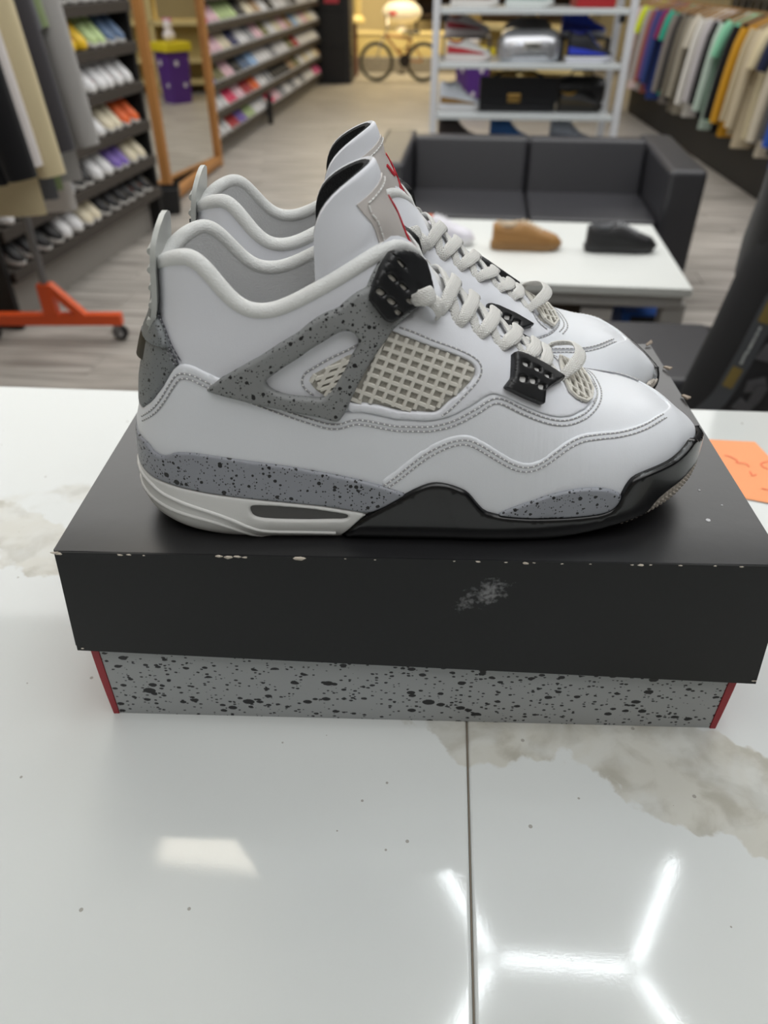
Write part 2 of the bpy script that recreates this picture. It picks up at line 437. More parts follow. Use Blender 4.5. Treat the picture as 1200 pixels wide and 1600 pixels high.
FEAT = {
    'quarter': [(0,0.092),(0.0729,0.0866),(0.1217,0.101),(0.1499,0.1158),(0.1627,0.1273),(0.1744,0.1368),(0.1867,0.1405),(0.209,0.1407),(0.2381,0.1347),(0.2585,0.1303),(0.2906,0.1252),(0.331,0.1162),(0.3673,0.108),(0.3948,0.1048),(0.4139,0.1162),(0.4315,0.1209),(0.4478,0.1278),(0.4736,0.1407),(0.4949,0.1484),(0.5164,0.1634),(0.5372,0.1969),(0.5481,0.2247),(0.5587,0.2443),(0.5703,0.2491),(0.5823,0.2481),(0.6063,0.2532),(0.6269,0.2644),(0.6458,0.2915),(0.6678,0.349),(0.6855,0.4218),(0.6948,0.4957),(0.6952,0.5613),(0.6816,0.6189),(0.6595,0.5924),(0.66,0.5),(1,0.5),(1,0),(0,0)],
    'toe_piece': [(0.4406,0.0491),(0.4576,0.0681),(0.4741,0.0893),(0.4903,0.1087),(0.5063,0.1227),(0.5177,0.131),(0.5286,0.1361),(0.5383,0.1362),(0.5518,0.1294),(0.5727,0.1166),(0.5835,0.1116),(0.5942,0.1119),(0.6047,0.121),(0.6151,0.1405),(0.6257,0.1675),(0.6368,0.1979),(0.6486,0.2254),(0.6612,0.2489),(0.6832,0.2706),(0.7062,0.2818),(0.7316,0.3026),(0.7608,0.3353),(0.7928,0.399),(0.8332,0.495),(0.86,0.5667),(0.842,0.5),(1,0.5),(1,0),(0.5,0)],
    'eyestay': [(0.456,0.2388),(0.4736,0.2835),(0.4918,0.3509),(0.4996,0.3621),(0.5128,0.3848),(0.5263,0.4048),(0.5442,0.4335),(0.5586,0.4433),(0.5776,0.4578),(0.6145,0.5015),(0.6469,0.5404),(0.6582,0.5613),(0.6456,0.4576),(0.6481,0.3964),(0.6583,0.3741),(0.6705,0.3751),(0.6855,0.4218),(0.6678,0.349),(0.6457,0.2891),(0.6269,0.2622),(0.6063,0.2513),(0.5823,0.2463),(0.5587,0.2428),(0.5481,0.2232),(0.5372,0.1956),(0.5164,0.1623),(0.4949,0.1475),(0.4736,0.1399),(0.4478,0.1271),(0.4315,0.1202),(0.4072,0.1125),(0.4241,0.1613),(0.4434,0.2042),(0.4523,0.2332)],
    'net_hole': [(0.4573,0.2366),(0.4735,0.2491),(0.486,0.2587),(0.5018,0.27),(0.5177,0.2797),(0.5331,0.2856),(0.5382,0.2774),(0.5375,0.2568),(0.5311,0.2328),(0.5241,0.2112),(0.5116,0.1854),(0.5017,0.1648),(0.4941,0.1606),(0.4736,0.1516),(0.4478,0.1387),(0.4317,0.1302),(0.4155,0.1248),(0.4123,0.1263),(0.4225,0.1473),(0.437,0.183),(0.4535,0.2327)],
    'wing': [(0.2371,0.1208),(0.2585,0.1314),(0.279,0.1385),(0.3145,0.1525),(0.3611,0.1762),(0.4052,0.2104),(0.432,0.2495),(0.4371,0.2711),(0.4516,0.3306),(0.4672,0.3716),(0.4825,0.3957),(0.4906,0.3564),(0.4918,0.3479),(0.4737,0.2845),(0.456,0.2364),(0.4484,0.2112),(0.4324,0.1685),(0.4129,0.124),(0.4051,0.1083),(0.4008,0.103),(0.3947,0.1023),(0.367,0.1039),(0.3134,0.1099),(0.2495,0.1184)],
    'wing_window': [(0.3206,0.1325),(0.3397,0.143),(0.3626,0.1552),(0.3878,0.1726),(0.4062,0.1886),(0.4144,0.1932),(0.4206,0.1933),(0.4235,0.1893),(0.4228,0.1825),(0.4169,0.1716),(0.4087,0.1531),(0.401,0.1392),(0.3947,0.1297),(0.389,0.1244),(0.3813,0.1206),(0.363,0.12),(0.3433,0.1208),(0.3293,0.1237),(0.3212,0.1281)],
    'window_net': [(0.371,0.1375),(0.3853,0.1462),(0.4016,0.1583),(0.4182,0.1734),(0.4243,0.1708),(0.4026,0.1289),(0.3883,0.1236),(0.3788,0.126),(0.3728,0.1315)],
    'wing_lock': [(0.4516,0.3337),(0.4358,0.2602),(0.4318,0.2382),(0.4474,0.2342),(0.4536,0.2422),(0.4737,0.2906),(0.4878,0.3353),(0.4906,0.3564),(0.4866,0.3775),(0.4813,0.3958),(0.4736,0.3877),(0.4654,0.3711)],
    'lock_holes': [(0.4575,0.3273),(0.4505,0.2922),(0.4615,0.302),(0.4411,0.2588),(0.4508,0.2637),(0.4688,0.2945),(0.479,0.329),(0.4575,0.2615)],
    'plate': [(0.5756,0.4043),(0.5865,0.4382),(0.6088,0.4724),(0.6246,0.4766),(0.6381,0.4719),(0.6098,0.3183),(0.608,0.2733),(0.5867,0.2649),(0.5649,0.2618),(0.5728,0.2985)],
    'plate_holes': [(0.5866,0.3583),(0.6001,0.3768),(0.6124,0.3784),(0.583,0.3083),(0.5942,0.3207),(0.6038,0.3188)],
    'vamp_net': [(0.6602,0.5915),(0.6735,0.6064),(0.6848,0.5533),(0.6851,0.4938),(0.6833,0.442),(0.6755,0.3932),(0.6666,0.3698),(0.6535,0.3662),(0.6452,0.3799),(0.6427,0.4212),(0.6452,0.4804),(0.6508,0.5158)],
    'heel_upper': [(0,0.2),(0.0308,0.1777),(0.0649,0.1769),(0.1118,0.1685),(0.1455,0.1579),(0.1625,0.1512),(0,0.145)],
    'heel_low': [(0,0.2),(0.0356,0.1808),(0.0559,0.1757),(0.1118,0.1685),(0.1519,0.1558),(0.1854,0.1399),(0.1744,0.1368),(0.1627,0.1273),(0.1499,0.1158),(0.1217,0.101),(0.0729,0.0866),(0,0.085)],
    'st_window': [(0.4234,0.1842),(0.4106,0.1713),(0.3905,0.1561),(0.3764,0.1462),(0.3662,0.1404),(0.3622,0.1333),(0.3648,0.1267),(0.3752,0.122)],
    'st_net_top': [(0.4623,0.2489),(0.4798,0.2648),(0.4987,0.2788),(0.5177,0.2924),(0.5338,0.2994),(0.5423,0.2945),(0.5441,0.2744),(0.5394,0.2444),(0.5274,0.2062),(0.515,0.1749),(0.5056,0.1602)],
    'st_heel': [(0.0327,0.1759),(0.1019,0.1718),(0.1352,0.1625),(0.1613,0.1533),(0.1863,0.1421)],
    'st_vamp': [(0.6519,0.5114),(0.6434,0.4529),(0.6448,0.3959),(0.652,0.3693),(0.6625,0.3611)],
    'st_throat': [(0.5046,0.3606),(0.5224,0.3823),(0.5408,0.403),(0.5594,0.4207),(0.576,0.4352)],
    'eyelets': [(0.5004,0.3294),(0.519,0.3425),(0.5401,0.3574),(0.5629,0.3706)],
    'slots': [(0.5928,0.4083),(0.6125,0.4373),(0.6362,0.4766)],
    'throat': [(0.4918,0.3509),(0.5029,0.3675),(0.5208,0.3944),(0.5427,0.4317),(0.5662,0.452),(0.596,0.4895),(0.6263,0.5263),(0.652,0.5623)],
    'creaseA': [(0.6292,0.261),(0.6197,0.2196),(0.6105,0.1743)],
    'grey_rear': [(0,0.79),(0.1176,0.7724),(0.129,0.723),(0.147,0.7079),(0.1667,0.7293),(0.1862,0.7865),(0.2163,0.8086),(0.2555,0.7927),(0.306,0.7521),(0.344,0.7146),(0.3797,0.6645),(0.4073,0.621),(0.4345,0.5663),(0.456,0.5164),(0.4728,0.4711),(0.4601,0.4084),(0.448,0.3447),(0.4307,0.2853),(0.4062,0.32),(0.3777,0.3551),(0.3406,0.3854),(0.3011,0.4139),(0.2577,0.441),(0.2074,0.4612),(0.1628,0.4656),(0.1239,0.4542),(0,0.47)],
    'white_heel': [(0,0.47),(0.1239,0.4542),(0.1628,0.4656),(0.2074,0.4612),(0.2577,0.441),(0.3011,0.4139),(0.3406,0.3854),(0.3777,0.3551),(0.4062,0.32),(0.4307,0.2853),(0.42,0.2125),(0.3968,0.0),(0.44,0),(0.3,0),(0.15,0),(0,0)],
    'air_window': [(0.2916,0.3446),(0.3003,0.3584),(0.3246,0.3541),(0.3627,0.3298),(0.399,0.2876),(0.4068,0.2757),(0.4095,0.2568),(0.4066,0.2239),(0.3617,0.2143),(0.3229,0.2203),(0.3025,0.2316),(0.2937,0.2627)],
    'black_fore': [(0.3968,0.0),(0.42,0.2059),(0.4342,0.2922),(0.4547,0.3891),(0.4747,0.5015),(0.4877,0.5569),(0.4955,0.5815),(0.504,0.5888),(0.5159,0.5741),(0.5307,0.5311),(0.5377,0.4853),(0.5451,0.4086),(0.5539,0.3304),(0.5665,0.3008),(0.5771,0.2819),(0.5985,0.2662),(0.6277,0.2555),(0.658,0.2441),(0.6907,0.2342),(0.7032,0.254),(0.7106,0.3089),(0.7144,0.4022),(0.7197,0.4789),(0.7272,0.5454),(0.7465,0.5702),(0.7952,0.5778),(0.8261,0.6213),(0.8457,0.6715),(0.875,0.585),(0.92,0.49),(0.962,0.41),(1,0.38),(1,0.22),(0.8931,0.3548),(0.8722,0.2977),(0.8343,0.2791),(0.7941,0.256),(0.7703,0.2047),(0.7614,0.0849),(0.6,0),(0.5,0),(0.42,0)],
    'grey_fore': [(0.5665,0.3008),(0.583,0.3627),(0.6032,0.4271),(0.6237,0.4814),(0.6451,0.5127),(0.6679,0.514),(0.6888,0.4847),(0.7028,0.4399),(0.7139,0.39),(0.7106,0.3089),(0.7032,0.254),(0.6907,0.2342),(0.658,0.2441),(0.6277,0.2555),(0.5985,0.2662),(0.5771,0.2819)],
    'tan_toe': [(0.7614,0.0849),(0.7703,0.2047),(0.7941,0.256),(0.8343,0.2791),(0.8722,0.2977),(0.8931,0.3548),(1,0.22),(1,0),(0.85,0),(0.72,0)],
    'rand_groove': [(0.7454,0.4328),(0.7734,0.4472),(0.8074,0.4595),(0.8445,0.4744)],
    'ridge_a': [(0.107,0.3985),(0.14,0.3463),(0.1752,0.3307),(0.2086,0.3044),(0.2433,0.2645),(0.2687,0.2083),(0.2879,0.1443),(0.3066,0.0952),(0.3565,0.0884),(0.394,0.0811)],
    'ridge_b': [(0.1036,0.2309),(0.1475,0.2114),(0.189,0.2057),(0.2352,0.1851),(0.2621,0.136),(0.2855,0.0601),(0.3077,0.0),(0.351,0.002),(0.3893,0.0002)],
    'net_grid': [[(0.4167,0.22),(0.413,0.209),(0.4093,0.1983),(0.4054,0.188),(0.4014,0.1779),(0.3973,0.1681),(0.3932,0.1585),(0.389,0.1492),(0.3848,0.14),(0.3805,0.131),(0.3762,0.1222),(0.3718,0.1135)],[(0.4264,0.2228),(0.4227,0.2109),(0.419,0.1998),(0.4153,0.189),(0.4115,0.1786),(0.4076,0.1684),(0.4037,0.1584),(0.3996,0.1487),(0.3955,0.1391),(0.3913,0.1298),(0.3871,0.1206),(0.3828,0.1115)],[(0.436,0.229),(0.4324,0.2153),(0.4288,0.2026),(0.4251,0.1907),(0.4214,0.1796),(0.4176,0.169),(0.4138,0.1587),(0.4099,0.1486),(0.4059,0.1387),(0.4019,0.129),(0.3977,0.1194),(0.3935,0.11)],[(0.4458,0.238),(0.4422,0.2227),(0.4386,0.2083),(0.4349,0.1949),(0.4313,0.1823),(0.4276,0.1705),(0.4238,0.1594),(0.42,0.1488),(0.4162,0.1385),(0.4122,0.1285),(0.4082,0.1185),(0.4042,0.1088)],[(0.4556,0.2489),(0.452,0.2322),(0.4484,0.2164),(0.4448,0.2016),(0.4412,0.1876),(0.4375,0.1744),(0.4338,0.1619),(0.4301,0.1501),(0.4263,0.1389),(0.4225,0.1282),(0.4186,0.1179),(0.4146,0.1078)],[(0.4654,0.2591),(0.4619,0.2419),(0.4583,0.2255),(0.4547,0.2097),(0.4511,0.1946),(0.4475,0.1802),(0.4439,0.1665),(0.4402,0.1535),(0.4365,0.1411),(0.4327,0.1293),(0.4289,0.118),(0.425,0.1072)],[(0.4754,0.2685),(0.4718,0.25),(0.4682,0.2329),(0.4647,0.217),(0.4611,0.2017),(0.4575,0.1868),(0.4539,0.1723),(0.4503,0.1583),(0.4467,0.1449),(0.443,0.132),(0.4392,0.1197),(0.4354,0.1078)],[(0.4853,0.2784),(0.4818,0.2583),(0.4782,0.2399),(0.4747,0.2228),(0.4711,0.2068),(0.4676,0.1917),(0.464,0.1773),(0.4605,0.1632),(0.4569,0.1493),(0.4532,0.1357),(0.4495,0.1225),(0.4458,0.1097)],[(0.4954,0.2881),(0.4918,0.2665),(0.4882,0.2467),(0.4847,0.2285),(0.4812,0.2115),(0.4777,0.1955),(0.4741,0.1804),(0.4706,0.1659),(0.4671,0.152),(0.4635,0.1385),(0.4599,0.1252),(0.4562,0.112)],[(0.5055,0.2966),(0.5018,0.2734),(0.4982,0.2525),(0.4947,0.2333),(0.4912,0.2154),(0.4877,0.1986),(0.4843,0.1828),(0.4808,0.1676),(0.4773,0.1532),(0.4738,0.1392),(0.4702,0.1257),(0.4667,0.1126)],[(0.5156,0.305),(0.5119,0.2797),(0.5083,0.2571),(0.5047,0.2367),(0.5013,0.2179),(0.4978,0.2004),(0.4944,0.184),(0.491,0.1683),(0.4875,0.1533),(0.4841,0.1389),(0.4806,0.125),(0.4771,0.1115)],[(0.5259,0.3136),(0.522,0.2859),(0.5184,0.2615),(0.5148,0.2396),(0.5113,0.2195),(0.5079,0.201),(0.5045,0.1837),(0.5011,0.1674),(0.4978,0.152),(0.4944,0.1372),(0.491,0.1229),(0.4875,0.109)],[(0.5363,0.3224),(0.5323,0.2923),(0.5285,0.2659),(0.5249,0.2423),(0.5215,0.2208),(0.518,0.201),(0.5147,0.1827),(0.5113,0.1656),(0.508,0.1494),(0.5047,0.134),(0.5013,0.1193),(0.498,0.1051)],[(0.5469,0.3312),(0.5427,0.2988),(0.5388,0.2705),(0.5352,0.2451),(0.5316,0.2221),(0.5282,0.201),(0.5249,0.1815),(0.5216,0.1633),(0.5183,0.1462),(0.515,0.13),(0.5117,0.1147),(0.5085,0.1)],[(0.5579,0.3403),(0.5534,0.3056),(0.5493,0.2754),(0.5455,0.2483),(0.5419,0.2237),(0.5385,0.2012),(0.5351,0.1804),(0.5319,0.1611),(0.5286,0.1429),(0.5254,0.1258),(0.5222,0.1097),(0.519,0.0943)]],
    'window_grid': [[(0.3538,0.155),(0.349,0.1483),(0.3442,0.1416),(0.3394,0.1349),(0.3345,0.1282),(0.3296,0.1215),(0.3247,0.1148),(0.3196,0.1081),(0.3144,0.1014),(0.309,0.0946),(0.3036,0.0878)],[(0.3685,0.16),(0.3639,0.1531),(0.3593,0.1463),(0.3545,0.1395),(0.3498,0.1327),(0.345,0.126),(0.3402,0.1193),(0.3353,0.1125),(0.3303,0.1057),(0.3252,0.099),(0.32,0.0921)],[(0.3828,0.1661),(0.3783,0.1587),(0.3738,0.1514),(0.3692,0.1443),(0.3646,0.1374),(0.3599,0.1306),(0.3552,0.1238),(0.3505,0.117),(0.3457,0.1102),(0.3407,0.1034),(0.3357,0.0965)],[(0.3966,0.1739),(0.3923,0.1658),(0.3879,0.158),(0.3835,0.1503),(0.379,0.1429),(0.3744,0.1357),(0.3698,0.1286),(0.3652,0.1216),(0.3606,0.1147),(0.3558,0.1079),(0.3509,0.101)],[(0.4098,0.183),(0.4057,0.1744),(0.4015,0.1659),(0.3972,0.1577),(0.3929,0.1498),(0.3885,0.142),(0.3841,0.1344),(0.3796,0.127),(0.375,0.1197),(0.3704,0.1126),(0.3657,0.1056)],[(0.4224,0.1933),(0.4185,0.1841),(0.4145,0.1751),(0.4105,0.1664),(0.4064,0.1579),(0.4021,0.1496),(0.3978,0.1415),(0.3935,0.1336),(0.3891,0.1258),(0.3846,0.1183),(0.3801,0.1108)],[(0.4349,0.2077),(0.4311,0.1964),(0.4272,0.1859),(0.4232,0.1762),(0.4193,0.1671),(0.4152,0.1583),(0.4112,0.1497),(0.407,0.1413),(0.4028,0.1331),(0.3985,0.1251),(0.3941,0.1172)],[(0.4474,0.2278),(0.4435,0.2143),(0.4397,0.2017),(0.4358,0.1899),(0.432,0.1789),(0.428,0.1686),(0.4241,0.159),(0.4201,0.1501),(0.416,0.1414),(0.4119,0.1329),(0.4077,0.1246)],[(0.4598,0.252),(0.456,0.2368),(0.4522,0.2223),(0.4484,0.2086),(0.4446,0.1957),(0.4407,0.1835),(0.4368,0.1721),(0.4329,0.1614),(0.4289,0.1513),(0.4249,0.1418),(0.4209,0.1329)]],
}
FAR_LOC, FAR_YAW = (-.130, .4285, 1.137), 2

# ------------------------------------------------------------------ the setting: floor, walls, ceiling
ROOM = Matrix.Rotation(R(-5), 4, 'Z')                # the shop's long axis leans a little to the right


def plank_mat():
    m = mat('grey_wood_plank', (176, 170, 163), rough=.42, spec=.4)
    nt = m.node_tree
    p = nt.nodes['Principled BSDF']
    tc = nt.nodes.new('ShaderNodeTexCoord')
    oi = nt.nodes.new('ShaderNodeObjectInfo')
    mp = nt.nodes.new('ShaderNodeMapping')
    mp.inputs['Scale'].default_value = (1.6, 22, 4)
    ad = nt.nodes.new('ShaderNodeVectorMath')
    cm = nt.nodes.new('ShaderNodeCombineXYZ')
    ml = nt.nodes.new('ShaderNodeMath')
    ml.operation = 'MULTIPLY'
    ml.inputs[1].default_value = 37.0
    nt.links.new(oi.outputs['Random'], ml.inputs[0])
    nt.links.new(ml.outputs[0], cm.inputs['X'])
    nt.links.new(tc.outputs['Object'], mp.inputs['Vector'])
    nt.links.new(mp.outputs['Vector'], ad.inputs[0])
    nt.links.new(cm.outputs[0], ad.inputs[1])
    n = nt.nodes.new('ShaderNodeTexNoise')
    n.inputs['Scale'].default_value = 1.3
    n.inputs['Detail'].default_value = 6
    n.inputs['Distortion'].default_value = .6
    nt.links.new(ad.outputs[0], n.inputs['Vector'])
    cr = nt.nodes.new('ShaderNodeValToRGB')
    cr.color_ramp.elements[0].position = .30
    cr.color_ramp.elements[0].color = srgb(138, 132, 126)
    cr.color_ramp.elements[1].position = .68
    cr.color_ramp.elements[1].color = srgb(196, 191, 184)
    nt.links.new(n.outputs['Fac'], cr.inputs['Fac'])
    mr = nt.nodes.new('ShaderNodeMapRange')
    mr.inputs['To Min'].default_value = .80
    mr.inputs['To Max'].default_value = 1.10
    nt.links.new(oi.outputs['Random'], mr.inputs['Value'])
    hs = nt.nodes.new('ShaderNodeHueSaturation')
    nt.links.new(cr.outputs['Color'], hs.inputs['Color'])
    nt.links.new(mr.outputs[0], hs.inputs['Value'])
    nt.links.new(hs.outputs['Color'], p.inputs['Base Color'])
    return m


PLANK = plank_mat()
DARK_WALL = mat('dark_wall', (42, 38, 36), rough=.8)
CREAM_WALL = mat('cream_wall', (222, 205, 160), rough=.8, var=.06, vscale=1.5)
WHITE_CEIL = mat('white_ceiling', (205, 205, 203), rough=.9)


def struct(mb, name, m, **kw):
    o = mb.build(name, m, smooth=False, kind='structure', **kw)
    o.matrix_world = ROOM
    return o


floor = struct(MB().box((-5.0, -2.2, -.06), (5.2, 15.2, -.009)), 'floor', mat('floor_joint', (70, 66, 62), rough=.9))
# planks laid across the shop: single pieces where they can be told apart, one joined field beyond
pw, plen = .19, 1.24


def plank_vs(x0, y0, l, b=.0018):
    return [(x0, y0, -.009), (x0 + l, y0, -.009), (x0 + l, y0 + pw, -.009), (x0, y0 + pw, -.009),
            (x0 + b, y0 + b, 0), (x0 + l - b, y0 + b, 0), (x0 + l - b, y0 + pw - b, 0), (x0 + b, y0 + pw - b, 0)]


_pf = [(4, 5, 6, 7), (0, 1, 5, 4), (1, 2, 6, 5), (2, 3, 7, 6), (3, 0, 4, 7)]
_m = MB().add(plank_vs(0, 0, plen - .001), _pf)
plank_me = _m.mesh('floor_plank', PLANK, smooth=False)
far_field = MB()
row = 0
y = 1.15
while y < 15.0:
    off = (row * .47) % 1.0 * plen
    x = -4.9 + off - plen
    while x < 5.1:
        if y < 7.2 and -2.6 < x + plen and x < 2.9:
            o = link_mesh('floor_plank', plank_me, floor)
            o.location = (x, y, 0)
        else:
            l = plen - .001
            if x + l > -5: far_field.add(plank_vs(x, y, l), _pf)
        x += plen
    y += pw
    row += 1
far_field.build('plank_field', PLANK, floor, smooth=False, kind='stuff')
near_floor = MB().box((-4.9, -2.1, -.009), (5.1, 1.148, 0)).build('floor_sheet', PLANK, floor, smooth=False)

struct(MB().box((-5.1, -2.2, 0), (-5.0, 15.2, 3.0)), 'wall_left', CREAM_WALL)
struct(MB().box((3.55, -2.2, 0), (3.65, 12.2, 3.0)), 'wall_right', DARK_WALL)
struct(MB().box((-5.1, 15.1, 0), (5.2, 15.2, 3.0)), 'wall_back', CREAM_WALL)
struct(MB().box((-5.1, -2.3, 0), (5.2, -2.2, 3.0)), 'wall_front', mat('front_wall', (176, 174, 170), rough=.9))
struct(MB().box((-5.1, -2.3, 2.92), (5.2, 15.2, 3.0)), 'ceiling', WHITE_CEIL)
# the low kerb of the back room, behind the bicycle
struct(MB().box((-1.75, 13.15, 0), (3.0, 13.3, .20)), 'trim_1', mat('kerb_grey', (150, 144, 134), rough=.7))

# ceiling lights: a honeycomb of white tubes over the counter, and a panel beside it (both mirrored in the counter)
honey = thing('honeycomb_light', 'white honeycomb of light tubes on the ceiling, mirrored in the marble counter', 'ceiling light', (.507, .90, 2.885))
HX = .392
TUBE = mat('light_tube', (246, 252, 255), rough=.4, emit=HONEY_EMIT)
_nodes, _edges = {}, set()


def _node(p):
    k = (round(p[0], 3), round(p[1], 3))
    return _nodes.setdefault(k, len(_nodes))


_up = [(HX * math.cos(R(60 * k)), .3395 + HX * math.sin(R(60 * k))) for k in range(6)]
_dn = [(HX * math.cos(R(60 * k)), -.3395 + HX * math.sin(R(60 * k))) for k in range(6)]
for p, q in ((_up[3], _up[4]), (_up[4], _up[5]), (_up[5], _up[0]), *((_dn[k], _dn[(k + 1) % 6]) for k in range(6))):
    a_, b_ = _node(p), _node(q)
    _edges.add((min(a_, b_), max(a_, b_)))
_np = list(_nodes)
for a_, b_ in sorted(_edges):
    p, q = Vector((*_np[a_], 0)), Vector((*_np[b_], 0))
    d_ = (q - p).normalized() * .022
    MB().tube([p + d_, q - d_], .015, n=8).build('light_tube', TUBE, honey)
honey.rotation_euler = (0, 0, R(-4))
panel = thing('ceiling_panel_light', 'square warm white ceiling light panel, mirrored beside the box reflection', 'ceiling light', (-.50, 1.50, 2.89), (0, 0, R(-6)))
MB().bbox((-.20, -.34, 0), (.20, .34, .03), .006).build('frame', mat('panel_frame', (190, 190, 188), rough=.5), panel)
MB().box((-.185, -.325, -.004), (.185, .325, .001)).build('diffuser', mat('panel_diffuser', (255, 246, 228), rough=.5, emit=PANEL_EMIT), panel, smooth=False)

# ------------------------------------------------------------------ marble counter
def marble_mat():
    m = mat('white_quartz', (222, 220, 214), rough=.055, spec=.5)
    nt = m.node_tree
    p = nt.nodes['Principled BSDF']
    tc = nt.nodes.new('ShaderNodeTexCoord')

    def noise(sc, det=5, dist=0.0, off=(0, 0, 0)):
        mp = nt.nodes.new('ShaderNodeMapping')
        mp.inputs['Location'].default_value = off
        nt.links.new(tc.outputs['Object'], mp.inputs['Vector'])
        n = nt.nodes.new('ShaderNodeTexNoise')
        n.inputs['Scale'].default_value = sc
        n.inputs['Detail'].default_value = det
        n.inputs['Distortion'].default_value = dist
        nt.links.new(mp.outputs[0], n.inputs['Vector'])
        return n.outputs['Fac']

    def math_(op, a, b=None, c=None):
        n = nt.nodes.new('ShaderNodeMath')
        n.operation = op
        for i, q in enumerate((a, b, c)):
            if q is None: continue
            if isinstance(q, (int, float)): n.inputs[i].default_value = q
            else: nt.links.new(q, n.inputs[i])
        return n.outputs[0]

    def ramp(f, a, b):
        n = nt.nodes.new('ShaderNodeMapRange')
        n.interpolation_type = 'SMOOTHSTEP'
        n.inputs['From Min'].default_value = a
        n.inputs['From Max'].default_value = b
        nt.links.new(f, n.inputs['Value'])
        return n.outputs[0]
    sx = nt.nodes.new('ShaderNodeSeparateXYZ')
    nt.links.new(tc.outputs['Object'], sx.inputs[0])
    X, Y = sx.outputs['X'], sx.outputs['Y']
    wob = noise(16, 5, .3)
    wob2 = noise(45, 4)
    wv = math_('ADD', math_('MULTIPLY', math_('SUBTRACT', wob, .5), .075), math_('MULTIPLY', math_('SUBTRACT', wob2, .5), .035))
    # one broad vein in front of the box: a band along a line, plus one at the left behind
    def band(x0, y0, dx, dy, half, soft):
        L = math.hypot(dx, dy)
        nx, ny = -dy / L, dx / L
        d = math_('ADD', math_('MULTIPLY', math_('SUBTRACT', X, x0), nx), math_('MULTIPLY', math_('SUBTRACT', Y, y0), ny))
        d = math_('ADD', d, wv)
        return ramp(math_('ABSOLUTE', d), half, half - soft)
    b1 = band(.155, .263, .27, -.105, .033, .004)
    b2 = band(-.34, .50, .25, .12, .022, .012)
    tone = ramp(noise(26, 6, .5), .35, .62)
    sp = noise(90, 4)
    f = math_('MAXIMUM', math_('MULTIPLY', b1, math_('ADD', .55, math_('MULTIPLY', tone, .45))), math_('MULTIPLY', b2, math_('MULTIPLY', tone, .6)))
    mx = nt.nodes.new('ShaderNodeMix')
    mx.data_type = 'RGBA'
    cl = nt.nodes.new('ShaderNodeMix')
    cl.data_type = 'RGBA'
    cl.inputs['A'].default_value = srgb(218, 221, 219)
    cl.inputs['B'].default_value = srgb(212, 216, 215)
    nt.links.new(noise(6, 3), cl.inputs['Factor'])
    nt.links.new(cl.outputs['Result'], mx.inputs['A'])
    vein = nt.nodes.new('ShaderNodeMix')
    vein.data_type = 'RGBA'
    vein.inputs['A'].default_value = srgb(203, 202, 193)
    vein.inputs['B'].default_value = srgb(176, 173, 161)
    nt.links.new(ramp(noise(38, 5, .4), .42, .66), vein.inputs['Factor'])
    nt.links.new(vein.outputs['Result'], mx.inputs['B'])
    nt.links.new(f, mx.inputs['Factor'])
    # small dark specks
    v = nt.nodes.new('ShaderNodeTexVoronoi')
    v.inputs['Scale'].default_value = 75
    nt.links.new(tc.outputs['Object'], v.inputs['Vector'])
    sc_ = nt.nodes.new('ShaderNodeSeparateColor')
    nt.links.new(v.outputs['Color'], sc_.inputs[0])
    dot = math_('MULTIPLY', math_('LESS_THAN', v.outputs['Distance'], .085), math_('GREATER_THAN', sc_.outputs['Red'], .80))
    m2 = nt.nodes.new('ShaderNodeMix')
    m2.data_type = 'RGBA'
    m2.inputs['B'].default_value = srgb(150, 146, 138)
    nt.links.new(mx.outputs['Result'], m2.inputs['A'])
    nt.links.new(math_('MULTIPLY', dot, .8), m2.inputs['Factor'])
    nt.links.new(m2.outputs['Result'], p.inputs['Base Color'])
    bp = nt.nodes.new('ShaderNodeBump')
    bp.inputs['Strength'].default_value = .05
    bp.inputs['Distance'].default_value = .0002
    nt.links.new(noise(700, 3), bp.inputs['Height'])
    nt.links.new(bp.outputs['Normal'], p.inputs['Normal'])
    return m


MARBLE = marble_mat()
CY = R(-4.0)
counter = thing('counter', 'white marble-look shop counter with a grey vein and a dark slab joint', 'counter', (0, 0, 0), (0, 0, CY))
# front edge lies below the picture; the back edge runs just behind the box
jx = .0312          # the joint between the two slabs, in counter coordinates
MB().bbox((-1.5, -.28, .962), (jx - .00035, .708, 1.0), .002).build('slab', MARBLE, counter, angle=30)
MB().bbox((jx + .00035, -.28, .962), (1.7, .708, 1.0), .002).build('slab', MARBLE, counter, angle=30)
MB().box((jx - .00035, -.28, .962), (jx + .00035, .706, .9992)).build('joint', mat('slab_joint', (122, 112, 98), rough=.9), counter, smooth=False)
MB().bbox((-1.48, -.24, 0), (1.68, .66, .962), .004).build('cabinet', mat('counter_front', (196, 194, 190), rough=.6), counter, angle=30)

# ------------------------------------------------------------------ shoe box: speckled base under a black lid
BYAW = R(-1.75)
BOX_O = (.0155, .2835, 1.0)
CARD_B = mat('black_card', (30, 30, 32), rough=.34, spec=.55, coat=.35, bump=.10, bscale=90)
CARD_B.node_tree.nodes['Principled BSDF'].inputs['Coat Roughness'].default_value = .3
RED_C = mat('red_card', (158, 26, 40), rough=.5)
TORN = mat('torn_card', (206, 196, 182), rough=.9)
BOX_S = speckle_mat('box_speckle', (172, 175, 176), (24, 24, 27), .55, ((470, .50, .42), (215, .48, .42), (125, .40, .26)), stretch=(.8, 1, 1.25))
box = thing('shoe_box', 'grey box base with black speckles and red ends under the black lid', 'shoe box', (BOX_O[0] + .0015, BOX_O[1], BOX_O[2]), (0, 0, BYAW))
w2, dp, bh = .1868, .258, .088
